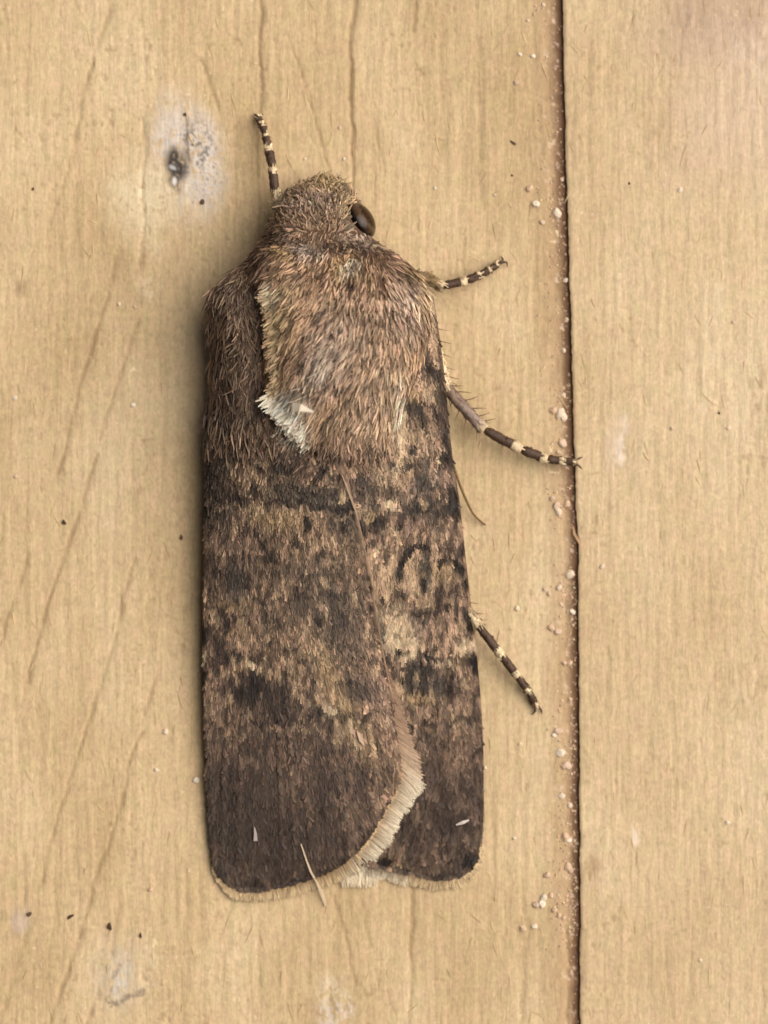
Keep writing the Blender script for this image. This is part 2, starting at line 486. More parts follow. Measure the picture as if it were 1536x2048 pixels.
def make_plank(left, mat):
    ys = axis(-6000, -120, 2170, 8000, 3.0, 24)
    if left:
        ds = axis(0, 0, 1230, 6500, 3.0, 0) if False else np.concatenate([np.arange(0, 1260, 3.0), np.linspace(1260, 6500, 24)])
        Y, DD = np.meshgrid(ys, ds[::-1], indexing='ij')
        X = gap_l(Y) - DD
        z, rgb, amt = plank_left_fields(X, Y)
    else:
        ds = np.concatenate([np.arange(0, 440, 3.0), np.linspace(440, 6500, 24)])
        Y, DD = np.meshgrid(ys, ds, indexing='ij')
        X = gap_r(Y) + DD
        z, rgb, amt = plank_right_fields(X, Y)
    nv, nu = X.shape
    V = W(X, Y, 0 * z)
    V[..., 2] = z * S
    top = V.reshape(-1, 3)
    cols = np.concatenate([rgb, amt[..., None]], -1).reshape(-1, 4)
    F = grid_faces(nv, nu)
    # underside ring and walls
    idx = np.arange(nv * nu).reshape(nv, nu)
    loop = np.concatenate([idx[0, :-1], idx[:-1, -1], idx[-1, :0:-1], idx[:0:-1, 0]])
    low = top[loop].copy()
    low[:, 2] = -1200 * S
    rim = len(top)                      # the walls get their own rim, so the arris stays crisp
    base = rim + len(loop)
    k = np.arange(len(loop))
    k2 = np.roll(k, -1)
    walls = np.stack([rim + k, rim + k2, base + k2, base + k], -1)
    lc = cols[loop].copy()
    lc[:, :3] = alb(150, 105, 66)
    lc[:, 3] = 0.7
    verts = np.concatenate([top, top[loop], low])
    bot = np.array([[base + int(np.argmin(np.abs(low[:, :2] - low[q, :2]).sum(1))) for q in (0, nu - 1, nu + nv - 2, 2 * nu + nv - 3)]])
    return mk('plank', verts, np.concatenate([F, walls, bot[:, ::-1]]), mat, boarding, np.concatenate([cols, lc, lc]), True)

plank_l = make_plank(True, M_wood_l)
plank_l['label'] = 'cracked left plank with grey stain under the moth'
plank_r = make_plank(False, M_wood_r)
plank_r['label'] = 'smoother plank on the other side of the joint'

# ------------------------------------------------------------------ ribbons: hairs, scales, fibres
def ribbons(P, dirv, up, length, width, cols, tipc=None, bend=0.0, prof=(0.7, 1.0, 0.75, 0.2), twist=0.5, droop=0.0, seed=0):
    """P roots (N,3) in pixel space (x right, y DOWN the picture, z up); returns verts in that space"""
    r = np.random.default_rng(seed)
    N = len(P)
    K = len(prof)
    dirv = dirv / np.linalg.norm(dirv, axis=1, keepdims=True)
    side = np.cross(dirv, up)
    side /= np.maximum(np.linalg.norm(side, axis=1, keepdims=True), 1e-6)
    nrm = np.cross(side, dirv)
    a = r.normal(0, twist, N)[:, None]
    side = side * np.cos(a) + nrm * np.sin(a)
    bb = (r.normal(0, 1, N) * bend)[:, None]
    t = np.linspace(0, 1, K)
    V = np.zeros((N, K, 2, 3))
    C = np.zeros((N, K, 2, cols.shape[1]))
    flat = np.cross(up, dirv)
    tipc = cols if tipc is None else tipc
    for k in range(K):
        c = P + dirv * (length * t[k])[:, None] + flat * (bb * t[k] ** 2 * length[:, None]) - up * ((droop * length) * t[k] ** 2)[:, None]
        w = (width * prof[k] * 0.5)[:, None]
        V[:, k, 0] = c - side * w
        V[:, k, 1] = c + side * w
        C[:, k, :] = (cols * (1 - t[k]) + tipc * t[k])[:, None, :]
    base = np.arange(N)[:, None] * (2 * K)
    q = np.array([[2 * k, 2 * k + 1, 2 * k + 3, 2 * k + 2] for k in range(K - 1)])
    F = (base[:, :, None] + q[None]).reshape(-1, 4)
    return V.reshape(-1, 3), F, C.reshape(-1, cols.shape[1])

def to_world(V):
    return W(V[:, 0], V[:, 1], V[:, 2])

def ribbon_object(name, parent, mat, packs, kind='stuff'):
    vs, fs, cs, off = [], [], [], 0
    for v, f, c in packs:
        vs.append(v); fs.append(f + off); cs.append(c); off += len(v)
    return mk(name, to_world(np.concatenate(vs)), np.concatenate(fs), mat, parent, np.concatenate(cs), True, kind)

UP = np.array([0, 0, 1.0])

def vary(c, r, amount=0.18, hue=0.04):
    k = np.exp(r.normal(0, amount, len(c)))[:, None]
    h = 1 + r.normal(0, hue, c.shape)
    return np.clip(c * k * h, 0.004, 0.85)

# loose wood fibres raised on the planed faces
for pl, left, N in ((plank_l, True, 480), (plank_r, False, 140)):
    r = np.random.default_rng(77 + left)
    y = r.uniform(-60, 2110, N)
    x = (gap_l(y) - 4 - r.uniform(0, 1180, N)) if left else (gap_r(y) + 4 + r.uniform(0, 420, N))
    zf, _, _ = plank_left_fields(x, y) if left else plank_right_fields(x, y)
    ang = r.normal(0, 0.28, N) + (r.random(N) < 0.15) * r.normal(0, 0.9, N)
    d = np.stack([np.sin(ang), np.cos(ang), r.uniform(-0.02, 0.03, N)], -1)
    c = vary(np.tile(alb(210, 180, 135), (N, 1)), r, 0.08, 0.02)
    ribb = ribbons(np.stack([x, y, zf + 1.0], -1), d, UP, r.uniform(14, 46, N), r.uniform(1.2, 2.4, N), c, bend=0.16, twist=0.5, droop=0.05, prof=(0.5, 1, 0.8, 0.3), seed=5 + left)
    ribbon_object('wood_fibres', pl, M_fibre, [ribb])

# ------------------------------------------------------------------ the moth: shape functions
def curve(pts):
    p = np.asarray(pts, float)
    return lambda y: np.interp(y, p[:, 0], p[:, 1])

L_left = curve([(505, 508), (525, 488), (545, 462), (562, 438), (580, 422), (600, 414), (650, 418), (700, 424), (760, 420), (820, 413), (900, 410), (1000, 408), (1100, 407), (1200, 405),
                (1300, 404), (1400, 406), (1500, 410), (1600, 413), (1660, 417), (1700, 421), (1735, 429), (1755, 440), (1770, 458), (1780, 478)])
L_right = curve([(505, 520), (530, 560), (565, 600), (600, 630), (700, 660), (850, 676), (930, 690), (990, 704), (1050, 720), (1130, 738), (1220, 752), (1310, 768), (1400, 787), (1480, 800),
                 (1535, 806), (1560, 799), (1595, 784), (1635, 762), (1670, 742), (1700, 718), (1725, 690), (1743, 656), (1756, 620), (1765, 590), (1772, 556), (1780, 512)])
R_right = curve([(565, 850), (580, 862), (600, 868), (650, 876), (700, 883), (740, 888), (800, 894), (870, 900), (920, 906), (1000, 919), (1100, 930), (1200, 941), (1300, 953),
                 (1400, 962), (1500, 967), (1620, 968), (1660, 966), (1690, 964), (1715, 959), (1735, 948), (1748, 928), (1756, 898)])
R_left = curve([(565, 820), (600, 760), (700, 720), (850, 620), (930, 630), (1050, 660), (1220, 690), (1400, 715), (1535, 730), (1600, 715), (1680, 690), (1715, 690),
                (1728, 735), (1738, 790), (1748, 838), (1756, 866)])
RIDGE = curve([(505, 130), (550, 165), (600, 190), (700, 215), (850, 224), (950, 208), (1050, 186), (1200, 152), (1350, 122), (1500, 94), (1600, 74), (1700, 46), (1760, 22), (1785, 14)])
EDGE_L = curve([(505, 110), (550, 96), (600, 78), (750, 66), (900, 56), (1100, 48), (1300, 36), (1450, 24), (1600, 13), (1785, 8)])
EDGE_R = curve([(560, 110), (650, 92), (800, 74), (1000, 56), (1200, 44), (1400, 28), (1600, 14), (1760, 8)])

def veins(x, y):
    ph = (x - 590 + 10 * np.sin(y / 170.0)) / np.maximum(y - 300, 60) / 0.036
    ph = ph + 0.33 * np.sin(ph * 1.9) + 0.2 * np.sin(ph * 3.1 + 1)
    f = np.abs(ph - np.round(ph))
    return (1 - sstep(0.05, 0.2, f)) * sstep(1150, 1480, y)

def bumpy(x, y, seed):
    return 1.3 * veins(x, y) + 5 * (fbm(x / 90, y / 140, seed, 3) - 0.5) + 2.5 * np.sin((x + 0.25 * y) / 34.0) * sstep(1000, 1500, y) * 0.6

def zL(x, y):
    a, b_ = L_left(y), L_right(y)
    b_eff = np.where(y > 1535, 806 - 0.05 * (y - 1535), b_)
    u = np.clip((x - a) / np.maximum(b_eff - a, 1), 0, 1)
    f = np.sin(u * np.pi / 2) ** 0.72
    z = EDGE_L(y) + (RIDGE(y) - EDGE_L(y)) * f
    z += 30 * np.exp(-((x - 468) / 42) ** 2 - ((y - 680) / 120) ** 2)
    z += bumpy(x, y, 201) * sstep(0, .1, u)
    return z

def zR(x, y):
    a, b_ = R_right(y), R_left(y)
    b_eff = np.where(y > 1535, 730.0, b_)
    u = np.clip((a - x) / np.maximum(a - b_eff, 1), 0, 1)
    f = np.sin(u * np.pi / 2) ** 0.72
    top = RIDGE(y) - 17
    z = EDGE_R(y) + (top - EDGE_R(y)) * f
    z += bumpy(x, y, 221) * sstep(0, .1, u) * .6
    # stays under the other wing
    lim = np.where((x < L_right(y) + 2) & (y < 1780), zL(np.minimum(x, L_right(y)), y) - 9, 1e6)
    return np.maximum(np.minimum(z, lim), 4.0)

# body outline rings: y, left, right, top height, low height
BODY = np.array([
    (358, 640, 676, 60, 40), (366, 616, 690, 84, 30), (380, 584, 704, 108, 24), (394, 564, 712, 128, 20), (412, 552, 720, 148, 18), (436, 546, 726, 166, 16),
    (462, 536, 734, 180, 16), (482, 522, 752, 188, 14), (500, 508, 782, 198, 12), (522, 497, 812, 214, 10), (545, 497, 838, 230, 8), (570, 505, 852, 244, 6),
    (600, 515, 858, 256, 4), (650, 521, 862, 266, 2), (700, 525, 854, 270, 2), (750, 528, 836, 268, 2), (800, 534, 818, 260, 2), (840, 556, 806, 250, 2), (870, 580, 796, 240, 2),
    (900, 606, 786, 222, 4), (912, 606, 786, 190, 4), (940, 612, 776, 150, 6), (1000, 605, 772, 130, 8), (1150, 610, 770, 108, 8), (1300, 625, 765, 96, 6), (1450, 645, 755, 66, 5), (1580, 670, 735, 38, 5), (1620, 690, 715, 24, 8)], float)
def body_par(y):
    return [np.interp(y, BODY[:, 0], BODY[:, k]) for k in (1, 2, 3, 4)]
NEXP = 3.0
def z_body(x, y):
    a, b_, t, lo = body_par(y)
    c, w = (a + b_) / 2, (b_ - a) / 2
    q = np.clip(np.abs(x - c) / np.maximum(w, 1), 0, 1)
    zc = lo + (t - lo) * 0.42
    return zc + (t - zc) * (1 - q ** NEXP) ** (1 / NEXP)

moth = bpy.data.objects.new('moth', None)
link(moth)
moth.location = (0, 0, 0)
moth.empty_display_size = 0.005
tag(moth, 'brown furry noctuid moth resting with folded mottled wings on pale wood', 'moth')

# body surface: one closed lofted mesh
ys = np.unique(np.concatenate([BODY[:, 0], np.arange(358, 900, 8), np.arange(900, 1620, 30)]))
a_, b_, t_, lo_ = body_par(ys)
th = np.linspace(0, 2 * np.pi, 48, endpoint=False)
cs_, sn_ = np.cos(th), np.sin(th)
sx = np.sign(cs_) * np.abs(cs_) ** (2 / NEXP)
sz = np.sign(sn_) * np.abs(sn_) ** (2 / NEXP)
c_, w_ = (a_ + b_) / 2, (b_ - a_) / 2
zc = lo_ + (t_ - lo_) * 0.42
X = c_[:, None] + w_[:, None] * sx
Z = np.where(sz > 0, zc[:, None] + (t_ - zc)[:, None] * sz, zc[:, None] + (zc - lo_)[:, None] * sz)
Y = np.repeat(ys[:, None], 48, 1)
nr = len(ys)
V = W(X, Y, Z).reshape(-1, 3)
i = np.arange(nr - 1)[:, None] * 48
j = np.arange(48)
F = np.stack([i + j, i + (j + 1) % 48, i + 48 + (j + 1) % 48, i + 48 + j], -1).reshape(-1, 4).tolist()
F += [list(range(48))[::-1], list(range((nr - 1) * 48, nr * 48))]
bc = np.tile(alb(92, 68, 52), (len(V), 1)) * (0.8 + 0.4 * fbm(X.ravel() / 20, Y.ravel() / 20, 7))[:, None]
body = mk('body', V, F, M_body, moth, bc)
body['label'] = 'stout furry brown body with a humped thorax'

# ------------------------------------------------------------------ colouring of the wings
BR = {'mid': (122, 97, 79), 'dark': (82, 65, 57), 'grey': (74, 66, 60), 'blk': (42, 32, 28), 'tan': (162, 137, 111), 'pale': (206, 182, 152), 'pink': (142, 115, 100), 'och': (152, 126, 94)}
BR = {k: alb(*v) for k, v in BR.items()}

L_OPS = [  # blob: cx cy rx ry angle colour strength softness
    (620, 1150, 130, 230, -8, 'tan', .28, .9), (470, 700, 50, 150, 0, 'dark', .55, .8),
    (435, 860, 34, 70, 0, 'grey', .75, .7), (440, 1010, 44, 60, 0, 'grey', .6, .8), (495, 880, 30, 60, 5, 'mid', .4, .8),
    (590, 985, 60, 26, 0, 'grey', .7, .7), (668, 995, 48, 34, 10, 'grey', .85, .6), (520, 975, 26, 50, 0, 'tan', .35, .8), (570, 935, 30, 45, 20, 'grey', .55, .8),
    (512, 1030, 18, 14, 0, 'och', .8, .6), (562, 1035, 34, 22, 0, 'och', .75, .6), (548, 1060, 40, 14, 0, 'blk', .3, .8),
    (690, 1050, 40, 22, 30, 'grey', .6, .7), (480, 1085, 60, 26, 0, 'pink', .35, .8),
    (474, 1160, 24, 42, -4, 'grey', .85, .5), (430, 1160, 18, 60, 0, 'dark', .55, .8), (460, 1212, 28, 9, 10, 'och', .55, .6), (462, 1232, 30, 10, 0, 'blk', .6, .6),
    (452, 1265, 26, 14, 0, 'och', .4, .7), (430, 1290, 24, 40, 0, 'dark', .6, .8),
    (610, 1145, 50, 24, 15, 'grey', .35, .8), (650, 1180, 60, 70, -20, 'grey', .4, .8), (600, 1205, 18, 22, 0, 'grey', .7, .7), (680, 1220, 40, 40, -20, 'grey', .55, .8),
    (560, 1260, 40, 50, 0, 'mid', .4, .9), (545, 1240, 26, 30, 0, 'grey', .45, .8), (690, 1285, 50, 36, 20, 'grey', .55, .8), (625, 1300, 30, 50, -20, 'tan', .35, .8),
    (502, 1318, 42, 8, 0, 'blk', .6, .6), (470, 1310, 34, 9, 0, 'blk', .45, .7), (506, 1329, 8, 8, 0, 'pale', .9, .5), (456, 1346, 13, 8, -30, 'tan', .8, .5), (480, 1336, 20, 8, 0, 'och', .5, .6),
    (498, 1378, 46, 38, 0, 'blk', .72, .55), (545, 1402, 38, 40, -30, 'blk', .6, .65), (518, 1362, 22, 24, 0, 'blk', .55, .5), (430, 1400, 24, 60, 0, 'pink', .25, .8),
    (660, 1350, 18, 60, -22, 'och', .65, .8), (700, 1440, 24, 70, -28, 'och', .7, .8), (725, 1480, 22, 40, -26, 'tan', .45, .8), (720, 1372, 44, 26, 20, 'grey', .6, .7), (640, 1440, 40, 60, -20, 'dark', .55, .8),
    (760, 1400, 16, 70, -14, 'pink', .55, .8), (770, 1480, 22, 50, -14, 'mid', .4, .8), (655, 1418, 14, 10, 0, 'pale', .6, .7),
    (560, 1560, 150, 120, 0, 'dark', .55, .9), (540, 1700, 150, 100, 0, 'dark', .7, .9), (470, 1560, 60, 120, 0, 'dark', .3, .9), (650, 1520, 50, 70, -20, 'dark', .35, .9),
    (500, 1640, 70, 80, 0, 'blk', .28, .9),
    (520, 1768, 40, 10, 0, 'blk', .7, .6), (600, 1756, 20, 10, 0, 'blk', .7, .6), (645, 1745, 14, 10, 0, 'blk', .7, .6), (690, 1722, 14, 12, -30, 'blk', .75, .6), (730, 1690, 12, 14, -30, 'blk', .75, .6),
    (756, 1655, 12, 16, 20, 'blk', .75, .6), (776, 1612, 10, 16, 20, 'blk', .7, .6), (440, 1745, 12, 14, 0, 'blk', .7, .6),
    (411, 840, 8, 40, 0, 'blk', .6, .6), (409, 1000, 7, 26, 0, 'blk', .5, .6), (409, 1275, 9, 22, 0, 'blk', .8, .6), (409, 1350, 9, 22, 0, 'blk', .8, .6), (407, 1312, 6, 20, 0, 'pale', .95, .5),
    (408, 1215, 5, 20, 0, 'tan', .8, .5), (411, 905, 5, 20, 0, 'tan', .5, .5), (410, 1090, 5, 30, 0, 'tan', .5, .5),
]
L_LINES = [([(512, 1060), (528, 1088), (540, 1105), (552, 1120)], 5, 'blk', .75), ([(500, 1110), (498, 1150), (502, 1190)], 5, 'blk', .55),
           ([(590, 1150), (640, 1150), (690, 1142), (740, 1155)], 5, 'blk', .35), ([(640, 1440), (668, 1520), (700, 1620), (716, 1680)], 5, 'pink', .45),
           ([(560, 1180), (585, 1260), (600, 1330)], 5, 'blk', .3), ([(690, 960), (706, 1010), (722, 1060)], 4, 'tan', .8), ([(722, 1060), (745, 1150), (756, 1250), (775, 1330), (795, 1420), (803, 1500)], 5, 'tan', .55),
           ([(700, 1440), (716, 1490)], 4, 'pale', .5), ([(540, 1320), (532, 1350)], 5, 'blk', .5)]
R_OPS = [
    (850, 600, 30, 60, 0, 'pale', .5, .9), (852, 728, 10, 20, -15, 'blk', .75, .6), (872, 760, 12, 30, -15, 'blk', .75, .6), (842, 690, 12, 40, -10, 'blk', .3, .8),
    (820, 806, 26, 24, 0, 'blk', .85, .6), (815, 780, 22, 16, 0, 'och', .7, .7), (860, 780, 20, 18, 0, 'tan', .6, .7), (882, 820, 16, 44, -6, 'blk', .75, .6), (845, 835, 30, 16, 0, 'blk', .4, .7),
    (800, 840, 7, 70, 0, 'pale', .7, .7), (892, 900, 14, 44, -8, 'blk', .75, .6), (820, 880, 40, 40, 0, 'tan', .45, .8), (770, 930, 30, 40, 0, 'tan', .5, .8),
    (852, 958, 28, 24, 0, 'grey', .85, .5), (830, 1000, 36, 30, 0, 'grey', .6, .7), (860, 1015, 34, 22, 0, 'grey', .6, .7), (905, 1000, 13, 34, -8, 'blk', .9, .5), (888, 1020, 14, 14, 0, 'blk', .5, .6), (898, 955, 20, 14, -20, 'pink', .6, .6),
    (735, 985, 26, 34, 0, 'grey', .45, .8), (772, 975, 16, 14, 0, 'blk', .6, .7), (776, 1005, 14, 10, 0, 'pale', .85, .6), (730, 1020, 26, 9, 12, 'tan', .95, .5), (750, 1030, 22, 8, -20, 'och', .7, .6),
    (757, 1040, 16, 11, -10, 'blk', 1, .5), (754, 1065, 8, 24, 8, 'blk', .75, .6), (719, 1055, 8, 22, 4, 'blk', 1, .5), (740, 1085, 10, 12, 0, 'blk', .5, .7), (722, 1100, 8, 20, 0, 'tan', .6, .6),
    (800, 1060, 30, 30, 0, 'pink', .4, .8), (780, 1150, 30, 80, 0, 'tan', .5, .9),
    (828, 1140, 14, 34, 5, 'tan', .7, .6), (850, 1143, 17, 24, 0, 'grey', .95, .5), (884, 1145, 24, 26, 0, 'och', .55, .6), (918, 1138, 14, 14, -30, 'blk', .85, .5), (885, 1180, 22, 16, 0, 'dark', .85, .5), (848, 1175, 12, 14, 0, 'grey', .7, .6),
    (846, 1200, 16, 14, 0, 'tan', .8, .6), (870, 1212, 12, 16, 0, 'blk', .6, .6), (850, 1224, 26, 5, -10, 'blk', .7, .6), (805, 1190, 8, 12, -20, 'blk', .6, .6),
    (790, 1255, 36, 34, 0, 'pale', .55, .8), (800, 1285, 34, 24, 10, 'pale', .75, .7), (800, 1268, 18, 6, 0, 'blk', .5, .7), (840, 1255, 20, 24, 0, 'grey', .5, .7), (880, 1240, 24, 18, 0, 'dark', .5, .7), (760, 1265, 12, 24, 0, 'grey', .7, .7), (740, 1280, 18, 20, 0, 'grey', .7, .7),
    (936, 1245, 12, 26, -10, 'blk', .9, .5), (912, 1190, 8, 30, 0, 'blk', .45, .6), (924, 1290, 18, 10, -10, 'pale', .6, .6),
    (802, 1303, 18, 6, -4, 'blk', .95, .5), (824, 1306, 7, 14, 10, 'pale', .95, .5), (808, 1315, 8, 7, 0, 'pale', .85, .5), (860, 1312, 30, 7, 12, 'blk', .6, .6),
    (838, 1350, 42, 32, 15, 'grey', .95, .45), (832, 1352, 30, 22, 10, 'blk', .3, .7), (872, 1372, 18, 18, 0, 'grey', .9, .6), (836, 1398, 30, 10, 8, 'och', .9, .6), (842, 1406, 10, 7, 0, 'blk', .6, .6), (885, 1325, 22, 7, 10, 'pale', .5, .6),
    (948, 1325, 12, 24, -8, 'blk', 1, .5), (952, 1290, 5, 16, 0, 'pale', .9, .5), (950, 1400, 10, 60, 0, 'dark', .55, .7),
    (880, 1480, 60, 90, 0, 'mid', .4, .9), (890, 1640, 95, 130, 0, 'dark', .65, .9), (900, 1590, 50, 50, 0, 'dark', .45, .8), (860, 1520, 20, 20, 0, 'dark', .5, .8), (880, 1680, 60, 60, 0, 'dark', .4, .9), (905, 1650, 30, 24, 0, 'blk', .4, .8),
    (815, 1660, 14, 50, 0, 'blk', .5, .7), (772, 1722, 16, 14, 0, 'blk', .9, .5), (812, 1738, 12, 8, 0, 'blk', .8, .5), (880, 1750, 40, 7, 0, 'blk', .6, .6), (938, 1718, 14, 20, 30, 'blk', .9, .5), (960, 1640, 8, 30, 0, 'blk', .5, .6),
]
R_LINES = [([(797, 1150), (800, 1128), (810, 1108), (822, 1094), (848, 1089)], 6, 'blk', .95), ([(852, 1097), (880, 1096), (905, 1092)], 5, 'blk', .55), ([(868, 1120), (890, 1114), (905, 1122), (918, 1135)], 4, 'blk', .7),
           ([(908, 1120), (925, 1140), (930, 1200)], 5, 'blk', .5), ([(860, 1310), (885, 1322), (900, 1345), (896, 1380)], 5, 'blk', .55), ([(800, 860), (800, 900), (790, 960)], 4, 'pale', .6)]

# small crisp flecks and broken zigzag cross-lines on the middle of both wings
_r = np.random.default_rng(2024)
for ops_, n_, (xa, xb), (ya, yb) in ((L_OPS, 150, (425, 770), (860, 1480)), (R_OPS, 90, (760, 940), (860, 1520))):
    for _k in range(n_):
        kind_ = _r.choice(['blk', 'blk', 'dark', 'tan', 'tan', 'pink'])
        ops_.append((_r.uniform(xa, xb), _r.uniform(ya, yb), _r.uniform(3.5, 8), _r.uniform(7, 17), _r.uniform(-25, 15), kind_, _r.uniform(.45, .85), .5))
def zigzag(x0, y0, x1, y1, amp, n_):
    t_ = np.linspace(0, 1, n_)
    return [(x0 + (x1 - x0) * q, y0 + (y1 - y0) * q + amp * (1 if k % 2 else -1) * _r.uniform(.5, 1)) for k, q in enumerate(t_)]
for x0_, y0_, x1_, y1_, am_, n_, k_, st_ in ((420, 905, 690, 950, 9, 13, 'blk', .5), (420, 985, 700, 1012, 10, 13, 'blk', .6), (425, 1002, 700, 1030, 10, 13, 'tan', .45), (420, 1215, 745, 1180, 8, 15, 'blk', .4),
                                            (425, 1452, 790, 1420, 10, 19, 'blk', .5), (425, 1470, 790, 1440, 9, 19, 'tan', .4)):
    L_LINES.append((zigzag(x0_, y0_, x1_, y1_, am_, n_), 4, k_, st_))
for x0_, y0_, x1_, y1_, am_, n_, k_, st_ in ((780, 935, 905, 900, 8, 7, 'blk', .55), (740, 1030, 915, 1000, 8, 9, 'blk', .5), (770, 1230, 935, 1215, 7, 9, 'blk', .45), (810, 1450, 960, 1435, 8, 9, 'blk', .5)):
    R_LINES.append((zigzag(x0_, y0_, x1_, y1_, am_, n_), 4, k_, st_))

def wing_colour(x, y, base, ops, lines, seed):
    x0, y0 = x, y
    wx = x + 9 * (fbm(x / 16, y / 16, seed) - 0.5) + 4 * (vnoise(x / 5, y / 7, seed + 3) - 0.5)
    wy = y + 12 * (fbm(x / 16, y / 16, seed + 1) - 0.5) + 7 * (vnoise(x / 5, y / 7, seed + 4) - 0.5)
    c = np.zeros(x.shape + (3,)) + base
    n1 = fbm(x / 38, y / 60, seed + 5)
    n2 = fbm(x / 9, y / 22, seed + 6, 3)
    c = mix(c, np.zeros_like(c) + BR['dark'], 0.5 * sstep(0.5, 0.75, n1))
    c = mix(c, np.zeros_like(c) + BR['tan'], 0.25 * sstep(0.52, 0.25, n1))
    n3 = fbm(x / 5.5, y / 14, seed + 8, 2)
    c = c * (0.62 + 0.85 * sstep(0.34, 0.66, n2))[..., None] * (0.42 + 1.16 * n3)[..., None]
    for cx, cy, rx, ry, ang, k, st, so in ops:
        m_ = np.maximum(np.abs(wx - cx), np.abs(wy - cy)) < 2.2 * max(rx, ry)
        if m_.any():
            c[m_] = mix(c[m_], BR[k][None], st * blob(wx[m_], wy[m_], cx, cy, rx, ry, ang, so))
    for pts, hw, k, st in lines:
        d, _ = seg_dist(wx, wy, pts)
        c = mix(c, np.zeros_like(c) + BR[k], st * (1 - sstep(hw * .5, hw * 1.5, d)))
    lum = c.mean(-1)
    return c * np.clip((lum / 0.09) ** 0.42, 0.38, 1.5)[..., None]

def cL(x, y):
    base = alb(124, 99, 82)
    c = wing_colour(x, y, base, L_OPS, L_LINES, 301)
    # ground colour grows darker and purpler towards the outer margin of this wing
    c = c * (1 + 0.28 * veins(x, y) * (0.4 + 0.6 * vnoise(x / 20, y / 60, 321)))[..., None]
    k = sstep(1380, 1720, y + 0.25 * (650 - x))
    return mix(c, c * 0.15 + np.array(alb(62, 49, 41)) * 0.8, 0.72 * k)

def cR(x, y):
    return wing_colour(x, y, alb(134, 109, 91), R_OPS, R_LINES, 401) * 0.9

def wing_mesh(name, ylo, yhi, fl, fr, zf, cf, nv, nu):
    v = np.linspace(0, 1, nv)
    v = 1 - (1 - v) ** 1.15
    y = ylo + (yhi - ylo) * v
    u = np.linspace(0, 1, nu)
    Y, U = np.meshgrid(y, u, indexing='ij')
    X = fl(Y) + (fr(Y) - fl(Y)) * U
    nzz = 3 * (vnoise(Y / 10, X / 10, 9) - 0.5)
    Yj = Y + nzz * sstep(.9, 1, v)[:, None]
    Z = zf(X, Yj)
    C = cf(X, Y)
    o = mk(name, W(X, Yj, Z).reshape(-1, 3), grid_faces(nv, nu), M_wing, moth, C.reshape(-1, 3) * 0.6)
    md = o.modifiers.new('thickness', 'SOLIDIFY')
    md.thickness = 3.5 * S
    md.offset = -1
    return o

wing_l = wing_mesh('forewing', 506, 1779, L_left, L_right, zL, cL, 300, 110)
wing_l['label'] = 'broad left forewing lying on top, darker towards its end'
wing_r = wing_mesh('forewing', 565, 1755, R_left, R_right, zR, cR, 260, 70)
wing_r['label'] = 'right forewing mostly hidden under the other one'

def wing_scales(wing, fl, fr, zf, cf, ylo, yhi, N, slant, seed, hidden=None):
    r = np.random.default_rng(seed)
    y = r.uniform(ylo, yhi, N * 2)
    u = r.random(N * 2)
    wmax = 420.0
    keep = r.random(N * 2) < (fr(y) - fl(y)) / wmax
    y, u = y[keep], u[keep]
    x = fl(y) + (fr(y) - fl(y)) * u
    k = (x > fl(y) + 6) & (x < fr(y) - 9)
    x, y, u = x[k], y[k], u[k]
    if hidden is not None:
        k = ~hidden(x, y)
        x, y, u = x[k], y[k], u[k]
    n_ = len(x)
    hairy = sstep(1150, 850, y)
    low = sstep(1250, 1600, y)
    L = r.uniform(9, 18, n_) * (1 + 1.0 * hairy + 0.45 * low)
    Wd = r.uniform(3.4, 6.6, n_) * (1 - 0.2 * hairy + 0.25 * low)
    edge = np.minimum(yhi - y, 60)
    ang = slant(x, y) + r.normal(0, 0.2 + 0.12 * hairy, n_)
    eps = 4.0
    dx, dy = np.sin(ang), np.cos(ang)
    x2, y2 = x + dx * eps, y + dy * eps
    inside = (x2 > fl(y2) + 1) & (x2 < fr(y2) - 1) & (y2 < yhi - 2)
    z0 = zf(x, y)
    slope = np.where(inside, (zf(x2, y2) - z0) / eps, 0)
    d = np.stack([dx, dy, slope + r.uniform(0.0, 0.11, n_) + 0.12 * hairy * r.random(n_)], -1)
    # trim scales that would overshoot the margin
    xt, yt = x + dx * L, y + dy * L
    out = (xt < fl(yt) - 3) | (xt > fr(yt) + 3) | (yt > yhi)
    L = np.where(out, L * 0.4, L)
    c = cf(x + dx * L * .5, y + dy * L * .5)
    lightk = 0.5 * r.random(n_) + 0.5 * fbm(x / 5, y / 17, seed, 2) + 0.01
    k = np.interp(lightk, [.2, .36, .5, .64, .8], [0.34, 0.6, 0.98, 1.45, 2.0])
    lum = c.mean(1)
    calm = np.maximum(0.75 * sstep(.055, .022, lum), 0.5 * sstep(.2, .32, lum))
    k = 0.82 * (1 + (k - 1) * (1.0 - 0.42 * low) * (1 - calm))
    c = np.clip(c * np.array([0.97, 0.98, 0.92]) * k[:, None] * (1 + r.normal(0, .035, c.shape)), 0.004, .75)
    P = np.stack([x, y, z0 + 2.0], -1)
    V = ribbons(P, d, UP, L, Wd, c, np.clip(c * 1.12, 0, .8), bend=0.08, prof=(0.45, 1.0, 0.8), twist=0.16, droop=0.03, seed=seed)
    return ribbon_object('wing_scales', wing, M_scale, [V])

slL = lambda x, y: -0.06 + 0.30 * sstep(480, 780, x) * sstep(900, 1300, y) - 0.12 * sstep(1000, 700, y)
slR = lambda x, y: 0.06 + 0.10 * sstep(820, 950, x) - 0.15 * sstep(1450, 1700, y)
wing_scales(wing_l, L_left, L_right, zL, cL, 510, 1778, 66000, slL, 501)
wing_scales(wing_r, R_left, R_right, zR, cR, 572, 1754, 58000, slR, 502, hidden=lambda x, y: x < L_right(y) - 26)

